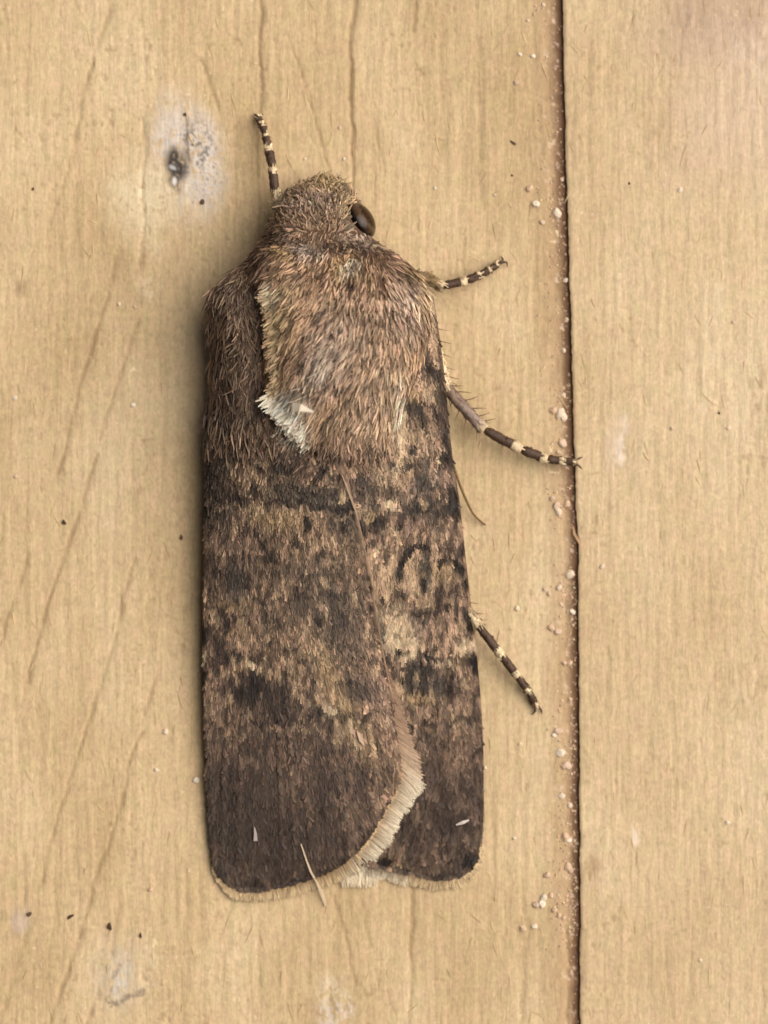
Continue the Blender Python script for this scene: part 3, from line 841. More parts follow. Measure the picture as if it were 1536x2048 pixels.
# ------------------------------------------------------------------ fringes
def ground_z(x, y):
    onR = (x > R_left(y)) & (x < R_right(y)) & (y > 570) & (y < 1755)
    return np.where(onR, zR(np.clip(x, R_left(y), R_right(y)), np.clip(y, 570, 1755)) + 5, 3.0)

def fringe(parent, pts, nper, lens, cols_in, cols_out, seed, zroot, splay=0.2, outn=None, width=(1.6, 3.2), inset=4):
    """scale-hairs set along a margin polyline, pointing outwards; two overlapping rows"""
    r = np.random.default_rng(seed)
    p = np.asarray(pts, float)
    segl = np.hypot(*np.diff(p, axis=0).T)
    cum = np.concatenate([[0], np.cumsum(segl)])
    tot = cum[-1]
    packs = []
    for row in range(2):
        N = int(tot * nper)
        s_ = np.sort(r.uniform(0, tot, N))
        f = s_ / tot
        x = np.interp(s_, cum, p[:, 0])
        y = np.interp(s_, cum, p[:, 1])
        e = 6.0
        tx = np.interp(np.minimum(s_ + e, tot), cum, p[:, 0]) - np.interp(np.maximum(s_ - e, 0), cum, p[:, 0])
        ty = np.interp(np.minimum(s_ + e, tot), cum, p[:, 1]) - np.interp(np.maximum(s_ - e, 0), cum, p[:, 1])
        tl = np.hypot(tx, ty)
        nx, ny = ty / tl, -tx / tl
        if outn is not None:
            k = outn(f)
            nx, ny = nx + k[0], ny + k[1]
        ang = r.normal(0, splay, N)
        nx, ny = nx * np.cos(ang) - ny * np.sin(ang), nx * np.sin(ang) + ny * np.cos(ang)
        L = lens(f, row) * r.uniform(0.86, 1.06, N) * (0.88 + 0.24 * vnoise(s_ / 9.0, s_ * 0, seed + 7))
        cin, cout = cols_in(f, row), cols_out(f, row)
        k = np.exp(r.normal(0, 0.12, N))[:, None]
        gate = (0.82 + 0.36 * vnoise(s_ / 11.0, s_ * 0 + row, seed))[:, None]
        x0, y0 = x - nx * inset, y - ny * inset
        z0 = zroot(x0, y0) + (2.0 if row == 0 else -1.0)
        zt = ground_z(x + nx * L, y + ny * L) + r.uniform(0, 4, N)
        d = np.stack([nx, ny, (zt - z0) / np.maximum(L, 4)], -1)
        full = np.linalg.norm(d, axis=1) / np.maximum(np.hypot(nx, ny), 1e-3)
        packs.append(ribbons(np.stack([x0, y0, z0], -1), d, UP, L * np.minimum(full, 1.8), r.uniform(*width, N), np.clip(cin * k * gate, 0, .8), np.clip(cout * k, 0, .85),
                             bend=0.06, prof=(0.8, 1.0, 0.9, 0.45), twist=0.25, droop=-0.06, seed=seed + row))
    return ribbon_object('fringe', parent, M_fringe, packs)

def lut(stops):
    ks = np.array([s_[0] for s_ in stops], float)
    vs = np.array([s_[1] for s_ in stops], float)
    return lambda f: np.stack([np.interp(f, ks, vs[:, q]) for q in range(vs.shape[1])], -1)
TAN, TAN2, WHITE, PINKB, DKT = alb(198, 168, 124), alb(212, 186, 144), alb(222, 208, 180), alb(172, 140, 112), alb(140, 108, 72)
# outer margin of the left wing: from the inner angle round to the tip
outer = [(806, 1540), (799, 1560), (784, 1595), (762, 1635), (742, 1670), (718, 1700), (690, 1725), (656, 1743), (620, 1756), (590, 1765), (548, 1773), (500, 1780), (480, 1780), (458, 1769), (440, 1754), (429, 1734), (421, 1700)]
LF = lambda f, row: (np.interp(f, [0, .06, .2, .34, .42, .5, .78, .9, 1], [58, 48, 46, 42, 33, 30, 29, 15, 4]) if row else np.interp(f, [0, .1, .35, .5, .8, .9, 1], [20, 21, 20, 19, 18, 10, 3]))
cin = lut([(0, PINKB), (.06, TAN), (.4, TAN), (1, TAN)])
cout0 = lut([(0, TAN), (.4, TAN2), (1, TAN2)])
cin1 = lut([(0, PINKB), (.05, DKT), (.36, DKT), (.46, DKT), (1, DKT)])
cout1 = lut([(0, WHITE), (.36, WHITE), (.46, TAN2), (1, TAN2)])
zLc = lambda x, y: zL(np.clip(x, L_left(np.clip(y, 552, 1778)), L_right(np.clip(y, 552, 1778))), np.clip(y, 552, 1778))
fringe(wing_l, outer, 3.6, LF, lambda f, row: cin1(f) if row else cin(f), lambda f, row: cout1(f) if row else cout0(f), 601, zLc, 0.11,
       outn=lambda f: (np.interp(f, [0, .35, .45], [.2, .15, 0]), np.interp(f, [0, .05, .12, .3, .45], [.85, .5, .2, .1, 0])))
# inner margin of the left wing: soft brown fringe that widens down to the angle
inner = [(768, 1310), (787, 1400), (800, 1480), (806, 1540)]
ci = lut([(0, alb(118, 94, 76)), (.6, alb(152, 124, 100)), (1, alb(178, 150, 120))])
co = lut([(0, alb(124, 98, 80)), (.7, alb(160, 132, 108)), (.92, alb(192, 168, 142)), (1, WHITE)])
fringe(wing_l, inner, 3.4, lambda f, row: np.interp(f, [0, .3, .7, 1], [2, 20, 40, 60]) * (1 if row else .85), lambda f, row: ci(f), lambda f, row: co(f), 611, zLc, 0.07,
       outn=lambda f: (0 * f + .1, 0 * f + 1.0))
# outer margin of the right wing
outer_r = [(738, 1728), (790, 1738), (838, 1748), (862, 1755), (880, 1755), (928, 1748), (948, 1735), (959, 1715), (964, 1690)]
zRc = lambda x, y: zR(np.clip(x, R_left(np.clip(y, 566, 1755)), R_right(np.clip(y, 566, 1755))), np.clip(y, 566, 1755))
cw = lut([(0, WHITE * .9), (.2, WHITE * .75), (.4, TAN2), (1, TAN2)])
fringe(wing_r, outer_r[::-1], 2.6, lambda f, row: np.interp(1 - f, [0, .7, 1], [30, 28, 8]) if row else np.interp(1 - f, [0, .8, 1], [16, 16, 6]), lambda f, row: (0 * f)[:, None] + (DKT if row else TAN), lambda f, row: cw(1 - f) if row else (0 * f)[:, None] + TAN2, 621, zRc, 0.14)
# hindwing under both, its whitish fringe showing below the notch
hx = np.linspace(0, 1, 14)
hv = np.linspace(0, 1, 24)
HV, HX = np.meshgrid(hv, hx, indexing='ij')
HY = 1150 + 590 * HV
HXX = (690 - 60 * HV) + HX * (60 + 120 * np.sin(np.minimum(HV, 0.92) * np.pi * 0.55))
HXX = np.minimum(HXX, R_right(HY) - 20)
HZ = np.minimum(zRc(HXX, HY), zLc(np.minimum(HXX, L_right(HY)), HY)) - 12
hind = mk('hindwing', W(HXX, HY, np.maximum(HZ, 3)).reshape(-1, 3), grid_faces(24, 14), M_wing, moth, np.tile(alb(205, 192, 170), (24 * 14, 1)))
hind['label'] = 'pale hindwing peeping out below the notch between the forewings'
fringe(hind, [(830, 1742), (800, 1740), (770, 1735), (735, 1735), (700, 1736), (670, 1746)], 1.5, lambda f, row: np.interp(f, [0, .2, .35, .6, .9, 1], [26, 38, 24, 44, 38, 18]), lambda f, row: (0 * f)[:, None] + WHITE * .85,
       lambda f, row: (0 * f)[:, None] + lin((224, 204, 170)) / GAIN, 631, lambda x, y: 0 * x + 6, 0.22)

# ------------------------------------------------------------------ fur of head and thorax
FUR = {'light': (186, 156, 122), 'mid': (152, 121, 92), 'dark': (100, 74, 56), 'brown': (116, 91, 73), 'grey': (170, 156, 140), 'yel': (172, 142, 92), 'white': (230, 216, 188), 'blk': (66, 45, 36), 'pink': (184, 157, 133), 'tan': (190, 162, 118)}
FUR = {k: alb(*v) for k, v in FUR.items()}
F_OPS = [
    (700, 760, 190, 200, 0, 'light', .30, .9), (650, 720, 44, 64, 30, 'grey', .35, .8), (640, 740, 20, 30, 40, 'white', .2, .8), (700, 640, 50, 60, 0, 'grey', .15, .9),
    (560, 620, 34, 60, 0, 'tan', .55, .8), (535, 600, 18, 26, 0, 'white', .75, .6), (540, 690, 24, 90, 0, 'tan', .5, .8),
    (560, 830, 44, 34, 40, 'white', .95, .6), (600, 870, 26, 24, 40, 'white', .9, .6), (530, 800, 16, 16, 0, 'white', 1, .5), (585, 800, 34, 26, 0, 'white', .5, .8),
    (570, 500, 20, 18, 0, 'yel', .6, .7), (690, 530, 22, 24, 0, 'yel', .5, .7), (620, 500, 30, 20, 0, 'grey', .6, .7), (520, 510, 34, 44, 0, 'blk', .6, .8), (490, 545, 30, 30, 0, 'brown', .7, .8), (555, 470, 26, 20, 0, 'blk', .7, .7),
    (700, 535, 22, 12, -20, 'white', .5, .7), (715, 475, 30, 22, 30, 'grey', .5, .7), (735, 505, 40, 14, 25, 'blk', .6, .7), (640, 486, 80, 12, 8, 'blk', .65, .7),
    (704, 566, 11, 9, -30, 'blk', .95, .5), (640, 640, 14, 16, 0, 'blk', .5, .7), (590, 720, 30, 40, 30, 'dark', .45, .8), (640, 790, 40, 20, -20, 'dark', .3, .8),
    (810, 600, 46, 60, 0, 'pink', .85, .8), (850, 590, 16, 40, 0, 'tan', .7, .7), (800, 540, 50, 24, 30, 'brown', .55, .8), (840, 540, 24, 18, 0, 'yel', .5, .8), (770, 620, 30, 80, 0, 'mid', .4, .9),
    (760, 800, 50, 90, 0, 'light', .55, .9), (800, 830, 10, 70, 0, 'white', .5, .7), (700, 860, 60, 40, 0, 'light', .35, .9),
    (620, 425, 70, 40, 0, 'brown', .5, .8), (620, 415, 50, 22, 0, 'pink', .45, .8), (660, 375, 34, 18, 0, 'tan', .85, .8), (590, 395, 30, 16, 0, 'brown', .5, .8), (600, 435, 40, 14, 10, 'brown', .4, .8), (700, 425, 22, 26, 0, 'tan', .5, .8), (550, 410, 14, 16, 0, 'white', .6, .7),
]
def fur_colour(x, y):
    wx = x + 22 * (fbm(x / 20, y / 20, 701) - 0.5)
    wy = y + 22 * (fbm(x / 20, y / 20, 702) - 0.5)
    c = np.zeros(x.shape + (3,)) + FUR['mid']
    for cx, cy, rx, ry, ang, k, st, so in F_OPS:
        c = mix(c, np.zeros_like(c) + FUR[k], st * blob(wx, wy, cx, cy, rx, ry, ang, so))
    return c

ANGP = [(560, 620, 40), (650, 700, 38), (700, 640, 30), (560, 830, 52), (620, 860, 34), (700, 860, 8), (760, 760, 8), (800, 700, 0), (840, 620, -16), (860, 680, -10), (740, 560, 14), (600, 540, 42), (520, 520, 40), (780, 540, -30), (690, 500, 10), (840, 560, -40), (650, 780, 36), (720, 780, 18)]
def fur_angle(x, y):
    s_, w_ = 0.0, 0.0
    for ax, ay, an in ANGP:
        w = 1 / (((x - ax) ** 2 + (y - ay) ** 2) + 900)
        s_ = s_ + w * an
        w_ = w_ + w
    return np.radians(s_ / w_)

def surf_normal(zf, x, y):
    e = 3.0
    gx = np.clip((zf(x + e, y) - zf(x - e, y)) / (2 * e), -2.5, 2.5)
    gy = np.clip((zf(x, y + e) - zf(x, y - e)) / (2 * e), -2.5, 2.5)
    nn = np.stack([-gx, -gy, np.ones_like(gx)], -1)
    return nn / np.linalg.norm(nn, axis=1, keepdims=True)

def thorax_fur(N, seed):
    r = np.random.default_rng(seed)
    y = r.uniform(456, 905, N)
    a, b_, _, _ = body_par(y)
    x = a + 2 + (b_ - a - 4) * r.random(N)
    a0 = fur_angle(x, y)
    ang = a0 + r.normal(0, 0.13, N) + 0.9 * (fbm(x / 26, y / 26, 705) - 0.5)
    z = z_body(x, y)
    nn = surf_normal(z_body, x, y)
    d = np.stack([-np.sin(ang), np.cos(ang), 0 * x], -1)
    d = d - nn * (d * nn).sum(1, keepdims=True)
    d /= np.maximum(np.linalg.norm(d, axis=1, keepdims=True), 1e-3)
    fine = r.random(N) < 0.62
    lift = r.uniform(0.06, 0.30, N)[:, None]
    d = d + nn * lift * np.where(fine, 1.0, 0.7)[:, None]
    L = np.where(fine, r.uniform(28, 58, N), r.uniform(18, 36, N)) * np.interp(y, [474, 560, 800, 905], [.5, .75, .9, .75])
    Wd = np.where(fine, r.uniform(2.2, 4.0, N), r.uniform(4.6, 8.0, N))
    c = fur_colour(x + d[:, 0] * L * .5, y + d[:, 1] * L * .5)
    across, along = x * np.cos(a0) + y * np.sin(a0), -x * np.sin(a0) + y * np.cos(a0)
    kind = 0.45 * r.random(N) + 0.55 * fbm(across / 7.0, along / 34.0, 707, 2)
    kk = np.interp(kind, [.25, .38, .5, .62, .75], [1.9, 1.45, 1.0, .52, .28])
    c = np.clip(c * kk[:, None], 0, .75)
    c = vary(c * np.array([0.97, 1.0, 1.08]), r, 0.1, 0.035)
    return ribbons(np.stack([x, y, z - 3], -1), d, nn, L, Wd, c * 0.9, np.clip(c * 1.15, 0, .8), bend=0.12, prof=(0.6, 1.0, 0.9, 0.3), twist=0.4, droop=0.06, seed=seed)

def head_fur(N, seed):
    r = np.random.default_rng(seed)
    y = 360 + (505 - 360) * r.random(N) ** 0.9
    a, b_, _, _ = body_par(y)
    x = a + 2 + (b_ - a - 4) * r.random(N)
    keep = ~((np.hypot((x - 726) / 36, (y - 444) / 42) < 1))
    x, y = x[keep], y[keep]
    N = len(x)
    # swept from the crown (640,470) towards the front and the sides
    vx, vy = (x - 640) / 90.0, (y - 480) / 70.0
    vy = np.where(y > 470, 0.4 + 0 * vy, vy - 0.3)
    ang = np.arctan2(vy, vx) + r.normal(0, 0.5, N)
    z = z_body(x, y)
    nn = surf_normal(z_body, x, y)
    d = np.stack([np.cos(ang), np.sin(ang), 0 * x], -1)
    d = d - nn * (d * nn).sum(1, keepdims=True)
    d /= np.maximum(np.linalg.norm(d, axis=1, keepdims=True), 1e-3)
    d = d + nn * r.uniform(0.08, 0.45, N)[:, None]
    L = r.uniform(11, 24, N) * np.where(r.random(N) < .08, 1.5, 1)
    Wd = r.uniform(2.2, 5.5, N)
    c = fur_colour(x, y) * np.array([0.95, 1.0, 1.04])
    kind = r.random(N)
    c = np.where((kind > 0.64)[:, None], c * 0.42, c)
    c = np.where((kind < 0.2)[:, None], np.clip(c * 1.3 + 0.01, 0, .75), c)
    c = vary(c, r, 0.2, 0.04)
    return ribbons(np.stack([x, y, z - 3], -1), d, nn, L, Wd, c * 0.85, np.clip(c * 1.15, 0, .8), bend=0.12, prof=(0.5, 0.9, 1.0, 0.5), twist=0.5, droop=0.08, seed=seed)

def tegula_fur(N, seed):
    """long darker hairs on the left wing base below the thorax edge"""
    r = np.random.default_rng(seed)
    y = r.uniform(508, 880, N)
    x0 = L_left(y) + 1
    x = x0 + (np.minimum(560, np.interp(y, [508, 800, 880], [530, 540, 620])) - x0) * r.random(N)
    ang = 0.05 + r.normal(0, 0.3, N) + 0.9 * (fbm(x / 24, y / 34, 731) - 0.5)
    z = zL(x, y)
    nn = surf_normal(zL, x, y)
    d = np.stack([-np.sin(ang), np.cos(ang), 0 * x], -1)
    d = d - nn * (d * nn).sum(1, keepdims=True)
    d /= np.maximum(np.linalg.norm(d, axis=1, keepdims=True), 1e-3)
    d = d + nn * r.uniform(0.08, 0.4, N)[:, None]
    L = r.uniform(26, 60, N)
    c = np.tile(alb(150, 125, 103), (N, 1))
    c = mix(c, np.zeros_like(c) + alb(104, 92, 84), .5 * sstep(.5, .7, fbm(x / 30, y / 50, 733)))
    kind = r.random(N)
    c = np.where((kind > 0.66)[:, None], c * 0.45, c)
    c = np.where((kind < 0.18)[:, None], c * 1.45, c)
    c = vary(c, r, 0.2, 0.05)
    return ribbons(np.stack([x, y, z - 1], -1), d, nn, L, r.uniform(2.4, 4.6, N), c * .9, np.clip(c * 1.1, 0, .8), bend=0.2, prof=(0.6, 1.0, 0.9, 0.3), twist=0.5, droop=0.15, seed=seed)

def tuft_row(pts, n_, L, ang, col, seed, width=(4, 8)):
    """pale hairs along the sharp left edge of the thorax fur"""
    r = np.random.default_rng(seed)
    p = np.asarray(pts, float)
    t = r.random(n_) * (len(p) - 1)
    x = np.interp(t, np.arange(len(p)), p[:, 0]) + r.normal(0, 4, n_)
    y = np.interp(t, np.arange(len(p)), p[:, 1]) + r.normal(0, 4, n_)
    z = z_body(np.maximum(x, body_par(y)[0] + 22), y) + 4
    a = np.radians(ang) + r.normal(0, 0.24, n_)
    d = np.stack([-np.sin(a), np.cos(a), r.uniform(-0.12, 0.12, n_)], -1)
    c = vary(np.tile(alb(*col), (n_, 1)), r, 0.18, 0.03)
    return ribbons(np.stack([x, y, z], -1), d, UP, r.uniform(.4, 1.0, n_) * L, r.uniform(*width, n_), c * .85, np.clip(c * 1.1, 0, .85), bend=0.1, prof=(0.4, 0.9, 1.0, 0.6), twist=0.4, droop=0.15, seed=seed)

ribbon_object('thorax_fur', body, M_fur, [
    thorax_fur(20000, 801),
    tuft_row([(540, 590), (546, 650), (550, 700), (554, 760), (552, 790)], 300, 24, 48, (196, 170, 132), 802, (2.4, 4.6)),
    tuft_row([(545, 792), (570, 820), (600, 850), (625, 880)], 460, 32, 48, (248, 234, 208), 803, (2.4, 5)),
    tuft_row([(535, 582), (545, 596)], 30, 28, 50, (222, 200, 164), 804, (4, 8)),
])
# brown hairs carrying the thorax fur over on to the wing bases
def bridge_fur(N, seed):
    r = np.random.default_rng(seed)
    x = r.uniform(565, 820, N)
    y = np.interp(x, [565, 620, 700, 790, 820], [850, 885, 895, 880, 850]) + r.uniform(-30, 55, N)
    onL = x < L_right(y)
    top = np.where(onL, zL(np.minimum(x, L_right(y)), y), zR(x, y))
    z = np.maximum(top, z_body(x, y) * (y < 908))
    ang = fur_angle(x, np.minimum(y, 870)) * 0.6 + r.normal(0, 0.25, N)
    d = np.stack([-np.sin(ang), np.cos(ang), r.uniform(-0.16, 0.04, N)], -1)
    c = mix(fur_colour(x, np.minimum(y, 880)), np.where(onL[:, None], cL(x, y), cR(x, y)), sstep(835, 895, y))
    kind = r.random(N)
    c = np.where((kind > 0.66)[:, None], c * 0.5, np.where((kind < .3)[:, None], c * 1.3, c))
    return ribbons(np.stack([x, y, z + 2], -1), d, UP, r.uniform(16, 38, N), r.uniform(2.4, 5, N), c * .9, np.clip(c * 1.1, 0, .8), bend=.15, twist=.3, droop=0.1, seed=seed)
ribbon_object('thorax_fur', body, M_fur, [bridge_fur(2600, 807)])
ribbon_object('head_fur', body, M_fur, [head_fur(5200, 811)])
ribbon_object('wing_base_fur', wing_l, M_fur, [tegula_fur(5200, 821)])

# single conspicuous loose scales and long hairs
def single(name, parent, pts, width, col, mat=None, prof=None):
    p = np.asarray(pts, float)
    d = np.gradient(p[:, :2], axis=0)
    d /= np.maximum(np.linalg.norm(d, axis=1, keepdims=True), 1e-6)
    w = np.asarray(width, float)[:, None] / 2
    s_ = np.stack([-d[:, 1], d[:, 0]], -1) * w
    A = np.column_stack([p[:, :2] + s_, p[:, 2]])
    B = np.column_stack([p[:, :2] - s_, p[:, 2]])
    top = np.stack([A, B], 1).reshape(-1, 3)
    V = np.concatenate([top, top - [0, 0, 1.2]])
    k = len(p)
    m_ = 2 * k
    F = [(2 * q, 2 * q + 1, 2 * q + 3, 2 * q + 2) for q in range(k - 1)]
    F += [(m_ + 2 * q, m_ + 2 * q + 2, m_ + 2 * q + 3, m_ + 2 * q + 1) for q in range(k - 1)]
    F += [(2 * q, 2 * q + 2, m_ + 2 * q + 2, m_ + 2 * q) for q in range(k - 1)] + [(2 * q + 1, m_ + 2 * q + 1, m_ + 2 * q + 3, 2 * q + 3) for q in range(k - 1)]
    F += [(0, m_, m_ + 1, 1), (2 * k - 2, 2 * k - 1, m_ + 2 * k - 1, m_ + 2 * k - 2)]
    return mk(name, to_world(V), F, mat or M_fringe, parent, np.tile(alb(*col), (len(V), 1)), False)

single('loose_scale', body, [(584, 814, 300), (600, 815, 312), (628, 824, 314)], [20, 15, 2], (238, 224, 200))
single('loose_scale', wing_l, [(509, 1655, zL(509., 1655.) + 8), (511, 1668, zL(511., 1668.) + 9), (511, 1682, zL(511., 1682.) + 9)], [2, 6, 8], (176, 162, 152))
single('loose_scale', wing_l, [(714, 1462, zL(714., 1462.) + 8), (722, 1480, zL(722., 1480.) + 9), (728, 1490, zL(728., 1490.) + 8)], [2, 8, 3], (204, 176, 150))
single('loose_scale', wing_r, [(912, 1650, zR(np.array(912.), np.array(1650.)) + 8), (926, 1645, zR(np.array(926.), np.array(1645.)) + 10), (938, 1640, zR(np.array(938.), np.array(1640.)) + 9)], [3, 7, 3], (196, 182, 172))
single('long_hair', wing_l, [(602, 1688, zL(602., 1688.) + 7), (612, 1718, zL(612., 1718.) + 8), (622, 1744, zL(622., 1744.) + 9), (634, 1765, 22), (645, 1790, 10), (652, 1812, 5)], [2, 3, 4, 4, 7, 5], (214, 190, 158))
single('long_hair', wing_l, [(684, 950, zL(684., 950.) + 9), (700, 990, zL(700., 990.) + 10), (714, 1030, zL(714., 1030.) + 9)], [2, 4, 2], (176, 150, 124))

# ------------------------------------------------------------------ eye
def ellipsoid(name, c, rad, rot, mat, parent, nu=32, nv=20):
    th = np.linspace(0, 2 * np.pi, nu, endpoint=False)
    ph = np.linspace(-np.pi / 2, np.pi / 2, nv)
    P, T = np.meshgrid(ph, th, indexing='ij')
    v = np.stack([np.cos(P) * np.cos(T) * rad[0], np.cos(P) * np.sin(T) * rad[1], np.sin(P) * rad[2]], -1).reshape(-1, 3)
    i = np.arange(nv - 1)[:, None] * nu
    j = np.arange(nu)
    F = np.stack([i + j, i + (j + 1) % nu, i + nu + (j + 1) % nu, i + nu + j], -1).reshape(-1, 4)
    o = mk(name, v * S, F, mat, parent)
    o.location = W(*c)
    o.rotation_euler = rot
    return o
eye = ellipsoid('eye', (717, 443, 116), (30, 42, 41), (0, R(-10), R(34)), M_eye, moth)
eye['label'] = 'glossy dark brown compound eye at the side of the head'

# ------------------------------------------------------------------ legs and antenna
def tube(path, radii, cols, sides=12, sub=5):
    p = np.asarray(path, float)
    k = len(p)
    t = np.linspace(0, k - 1, (k - 1) * sub + 1)
    # Catmull-Rom through the points
    def cr(a):
        e = np.concatenate([[2 * a[0] - a[1]], a, [2 * a[-1] - a[-2]]])
        q = np.minimum(t.astype(int), k - 2)
        u = (t - q)[:, None]
        p0, p1, p2, p3 = e[q], e[q + 1], e[q + 2], e[q + 3]
        return 0.5 * (2 * p1 + (p2 - p0) * u + (2 * p0 - 5 * p1 + 4 * p2 - p3) * u ** 2 + (3 * p1 - p0 - 3 * p2 + p3) * u ** 3)
    c = cr(p)
    r = np.interp(t, np.arange(k), radii)
    col = np.stack([np.interp(t, np.arange(k), np.asarray(cols)[:, q]) for q in range(3)], -1)
    d = np.gradient(c, axis=0)
    d /= np.linalg.norm(d, axis=1, keepdims=True)
    s_ = np.cross(d, UP)
    s_ /= np.maximum(np.linalg.norm(s_, axis=1, keepdims=True), 1e-6)
    n_ = np.cross(s_, d)
    a = np.linspace(0, 2 * np.pi, sides, endpoint=False)
    V = c[:, None] + r[:, None, None] * (s_[:, None] * np.cos(a)[None, :, None] + n_[:, None] * np.sin(a)[None, :, None])
    m_ = len(t)
    i = np.arange(m_ - 1)[:, None] * sides
    j = np.arange(sides)
    F = np.stack([i + j, i + (j + 1) % sides, i + sides + (j + 1) % sides, i + sides + j], -1).reshape(-1, 4).tolist()
    F += [list(range(sides))[::-1], list(range((m_ - 1) * sides, m_ * sides))]
    return V.reshape(-1, 3), F, np.repeat(col, sides, 0), c, d, r, col

CRM, DRK, GRY = alb(222, 198, 160), alb(78, 57, 42), alb(134, 112, 94)

def segment(name, parent, p0, p1, r0, r1, dark, cream_from, seed, label=None, scales=44):
    """one leg joint: dark sleeve ending in a flared cream ring, roughened with tiny scales"""
    p0, p1 = np.asarray(p0, float), np.asarray(p1, float)
    ts = np.array([0, .04, .12, .3, .5, .7, cream_from - .02, cream_from + .02, (1 + cream_from) / 2, .96, 1.0])
    ts = np.sort(ts)
    path = p0 + (p1 - p0) * ts[:, None]
    rr = np.interp(ts, [0, .08, .3, .7, .93, 1], [r0 * .55, r0 * .9, r0, (r0 + r1) / 2, r1 * 1.12, r1 * .7])
    cols = np.array([dark if t < cream_from else CRM for t in ts])
    V, F, C, c, d, r, cc = tube(path, rr, cols, 12, 2)
    rg = np.random.default_rng(seed)
    k = 1 + 0.05 * rg.normal(0, 1, len(V))[:, None]
    ctr = np.repeat(c, 12, 0)
    V = ctr + (V - ctr) * k
    o = mk(name, to_world(V), F, M_leg, parent, np.clip(C * (0.8 + 0.4 * rg.random((len(C), 1))), 0, .85))
    if label:
        o['label'] = label
    # scale clothing
    q = rg.integers(1, len(c) - 1, scales)
    th = rg.uniform(0, 2 * np.pi, scales)
    s_ = np.cross(d[q], UP); s_ /= np.linalg.norm(s_, axis=1, keepdims=True)
    n_ = np.cross(s_, d[q])
    out = s_ * np.cos(th)[:, None] + n_ * np.sin(th)[:, None]
    P = c[q] + out * (r[q] * 0.95)[:, None]
    dirv = d[q] + out * rg.uniform(0.1, 0.55, scales)[:, None]
    Lh = rg.uniform(5, 9, scales)
    R_ = ribbons(P, dirv, out, Lh, rg.uniform(2, 4, scales), vary(cc[q], rg, .2, .03), bend=.1, prof=(.6, 1, .5), twist=.3, seed=seed)
    hold = [R_]
    return o, hold

def leg(name_label, tibia, tibia_r, tibia_c, joints, radii, claws, spines, seed, darks=None, creamf=.74):
    radii = [0.9 * q for q in radii]
    V, F, C, c, d, r, cc = tube(tibia, [1.0 * q for q in tibia_r], tibia_c, 14, 6)
    rg = np.random.default_rng(seed)
    ctr = np.repeat(c, 14, 0)
    V = ctr + (V - ctr) * (1 + 0.06 * rg.normal(0, 1, len(V))[:, None])
    o = mk('leg', to_world(V), F, M_leg, moth, np.clip(C * (0.75 + 0.5 * rg.random((len(C), 1))), 0, .85))
    o['label'] = name_label
    packs = []
    for k in range(len(joints) - 1):
        dk = DRK if darks is None else darks[k]
        _, h = segment('tarsal_segment', o, joints[k], joints[k + 1], radii[k], radii[k + 1], dk, creamf, seed * 10 + k)
        packs += h
    for cl in claws:
        v, f, cc_, *_ = tube(cl, [2.6, 2.2, 0.8], [DRK] * 3, 6, 3)
        mk('claw', to_world(v), f, M_leg, o, cc_)
    # scales and stiff spines on the tibia
    nsc = 150
    q = rg.integers(1, len(c) - 1, nsc)
    th = rg.uniform(0, 2 * np.pi, nsc)
    s_ = np.cross(d[q], UP); s_ /= np.linalg.norm(s_, axis=1, keepdims=True)
    n_ = np.cross(s_, d[q])
    out = s_ * np.cos(th)[:, None] + n_ * np.sin(th)[:, None]
    packs.append(ribbons(c[q] + out * (r[q] * .95)[:, None], d[q] + out * rg.uniform(.1, .5, nsc)[:, None], out, rg.uniform(8, 18, nsc), rg.uniform(2, 4.2, nsc), vary(cc[q], rg, .28, .03), bend=.1, prof=(.6, 1, .5), twist=.3, seed=seed))
    if spines:
        ns, L = spines
        q = (np.linspace(0.06, 0.94, ns) * (len(c) - 1)).astype(int)
        sg = np.where(np.arange(ns) % 2 == 0, 1, -1)
        s_ = np.cross(d[q], UP); s_ /= np.linalg.norm(s_, axis=1, keepdims=True)
        out = s_ * sg[:, None] + UP * rg.uniform(-.2, .3, ns)[:, None]
        packs.append(ribbons(c[q] + out * (r[q] * .7)[:, None], out + d[q] * 0.75, UP * np.ones((ns, 1)), rg.uniform(.7, 1.1, ns) * L, rg.uniform(2.0, 2.8, ns), np.tile(alb(112, 84, 56), (ns, 1)), bend=.12, prof=(1, .8, .6, .25), twist=.2, seed=seed + 1))
    ribbon_object('leg_scales', o, M_leg, packs)
    return o

leg('left foreleg banded black and cream, stretched ahead of the head',
    [(612, 470, 70), (585, 440, 66), (556, 404, 60), (551, 388, 58)], [16, 13, 10, 10], [GRY, GRY, CRM, CRM],
    [(550, 388, 58), (545, 334, 52), (536, 292, 40), (530, 268, 30), (524, 250, 20), (517, 236, 12)], [10, 10.5, 9, 8, 8, 7],
    [[(517, 238, 12), (511, 230, 8), (508, 228, 4)], [(518, 236, 12), (522, 229, 8), (526, 229, 4)]], None, 901)
leg('right foreleg banded black and cream beside the shoulder',
    [(815, 560, 80), (845, 555, 62), (868, 564, 50), (884, 572, 44)], [14, 12, 9, 10], [GRY, alb(120, 96, 60), alb(130, 104, 66), CRM],
    [(884, 572, 44), (934, 561, 36), (962, 549, 28), (982, 538, 22), (996, 528, 17)], [9, 10, 8.5, 7.5, 6.5],
    [[(995, 528, 16), (1006, 520, 12), (1001, 512, 5)], [(996, 528, 16), (1012, 524, 13), (1015, 534, 5)]], None, 902)
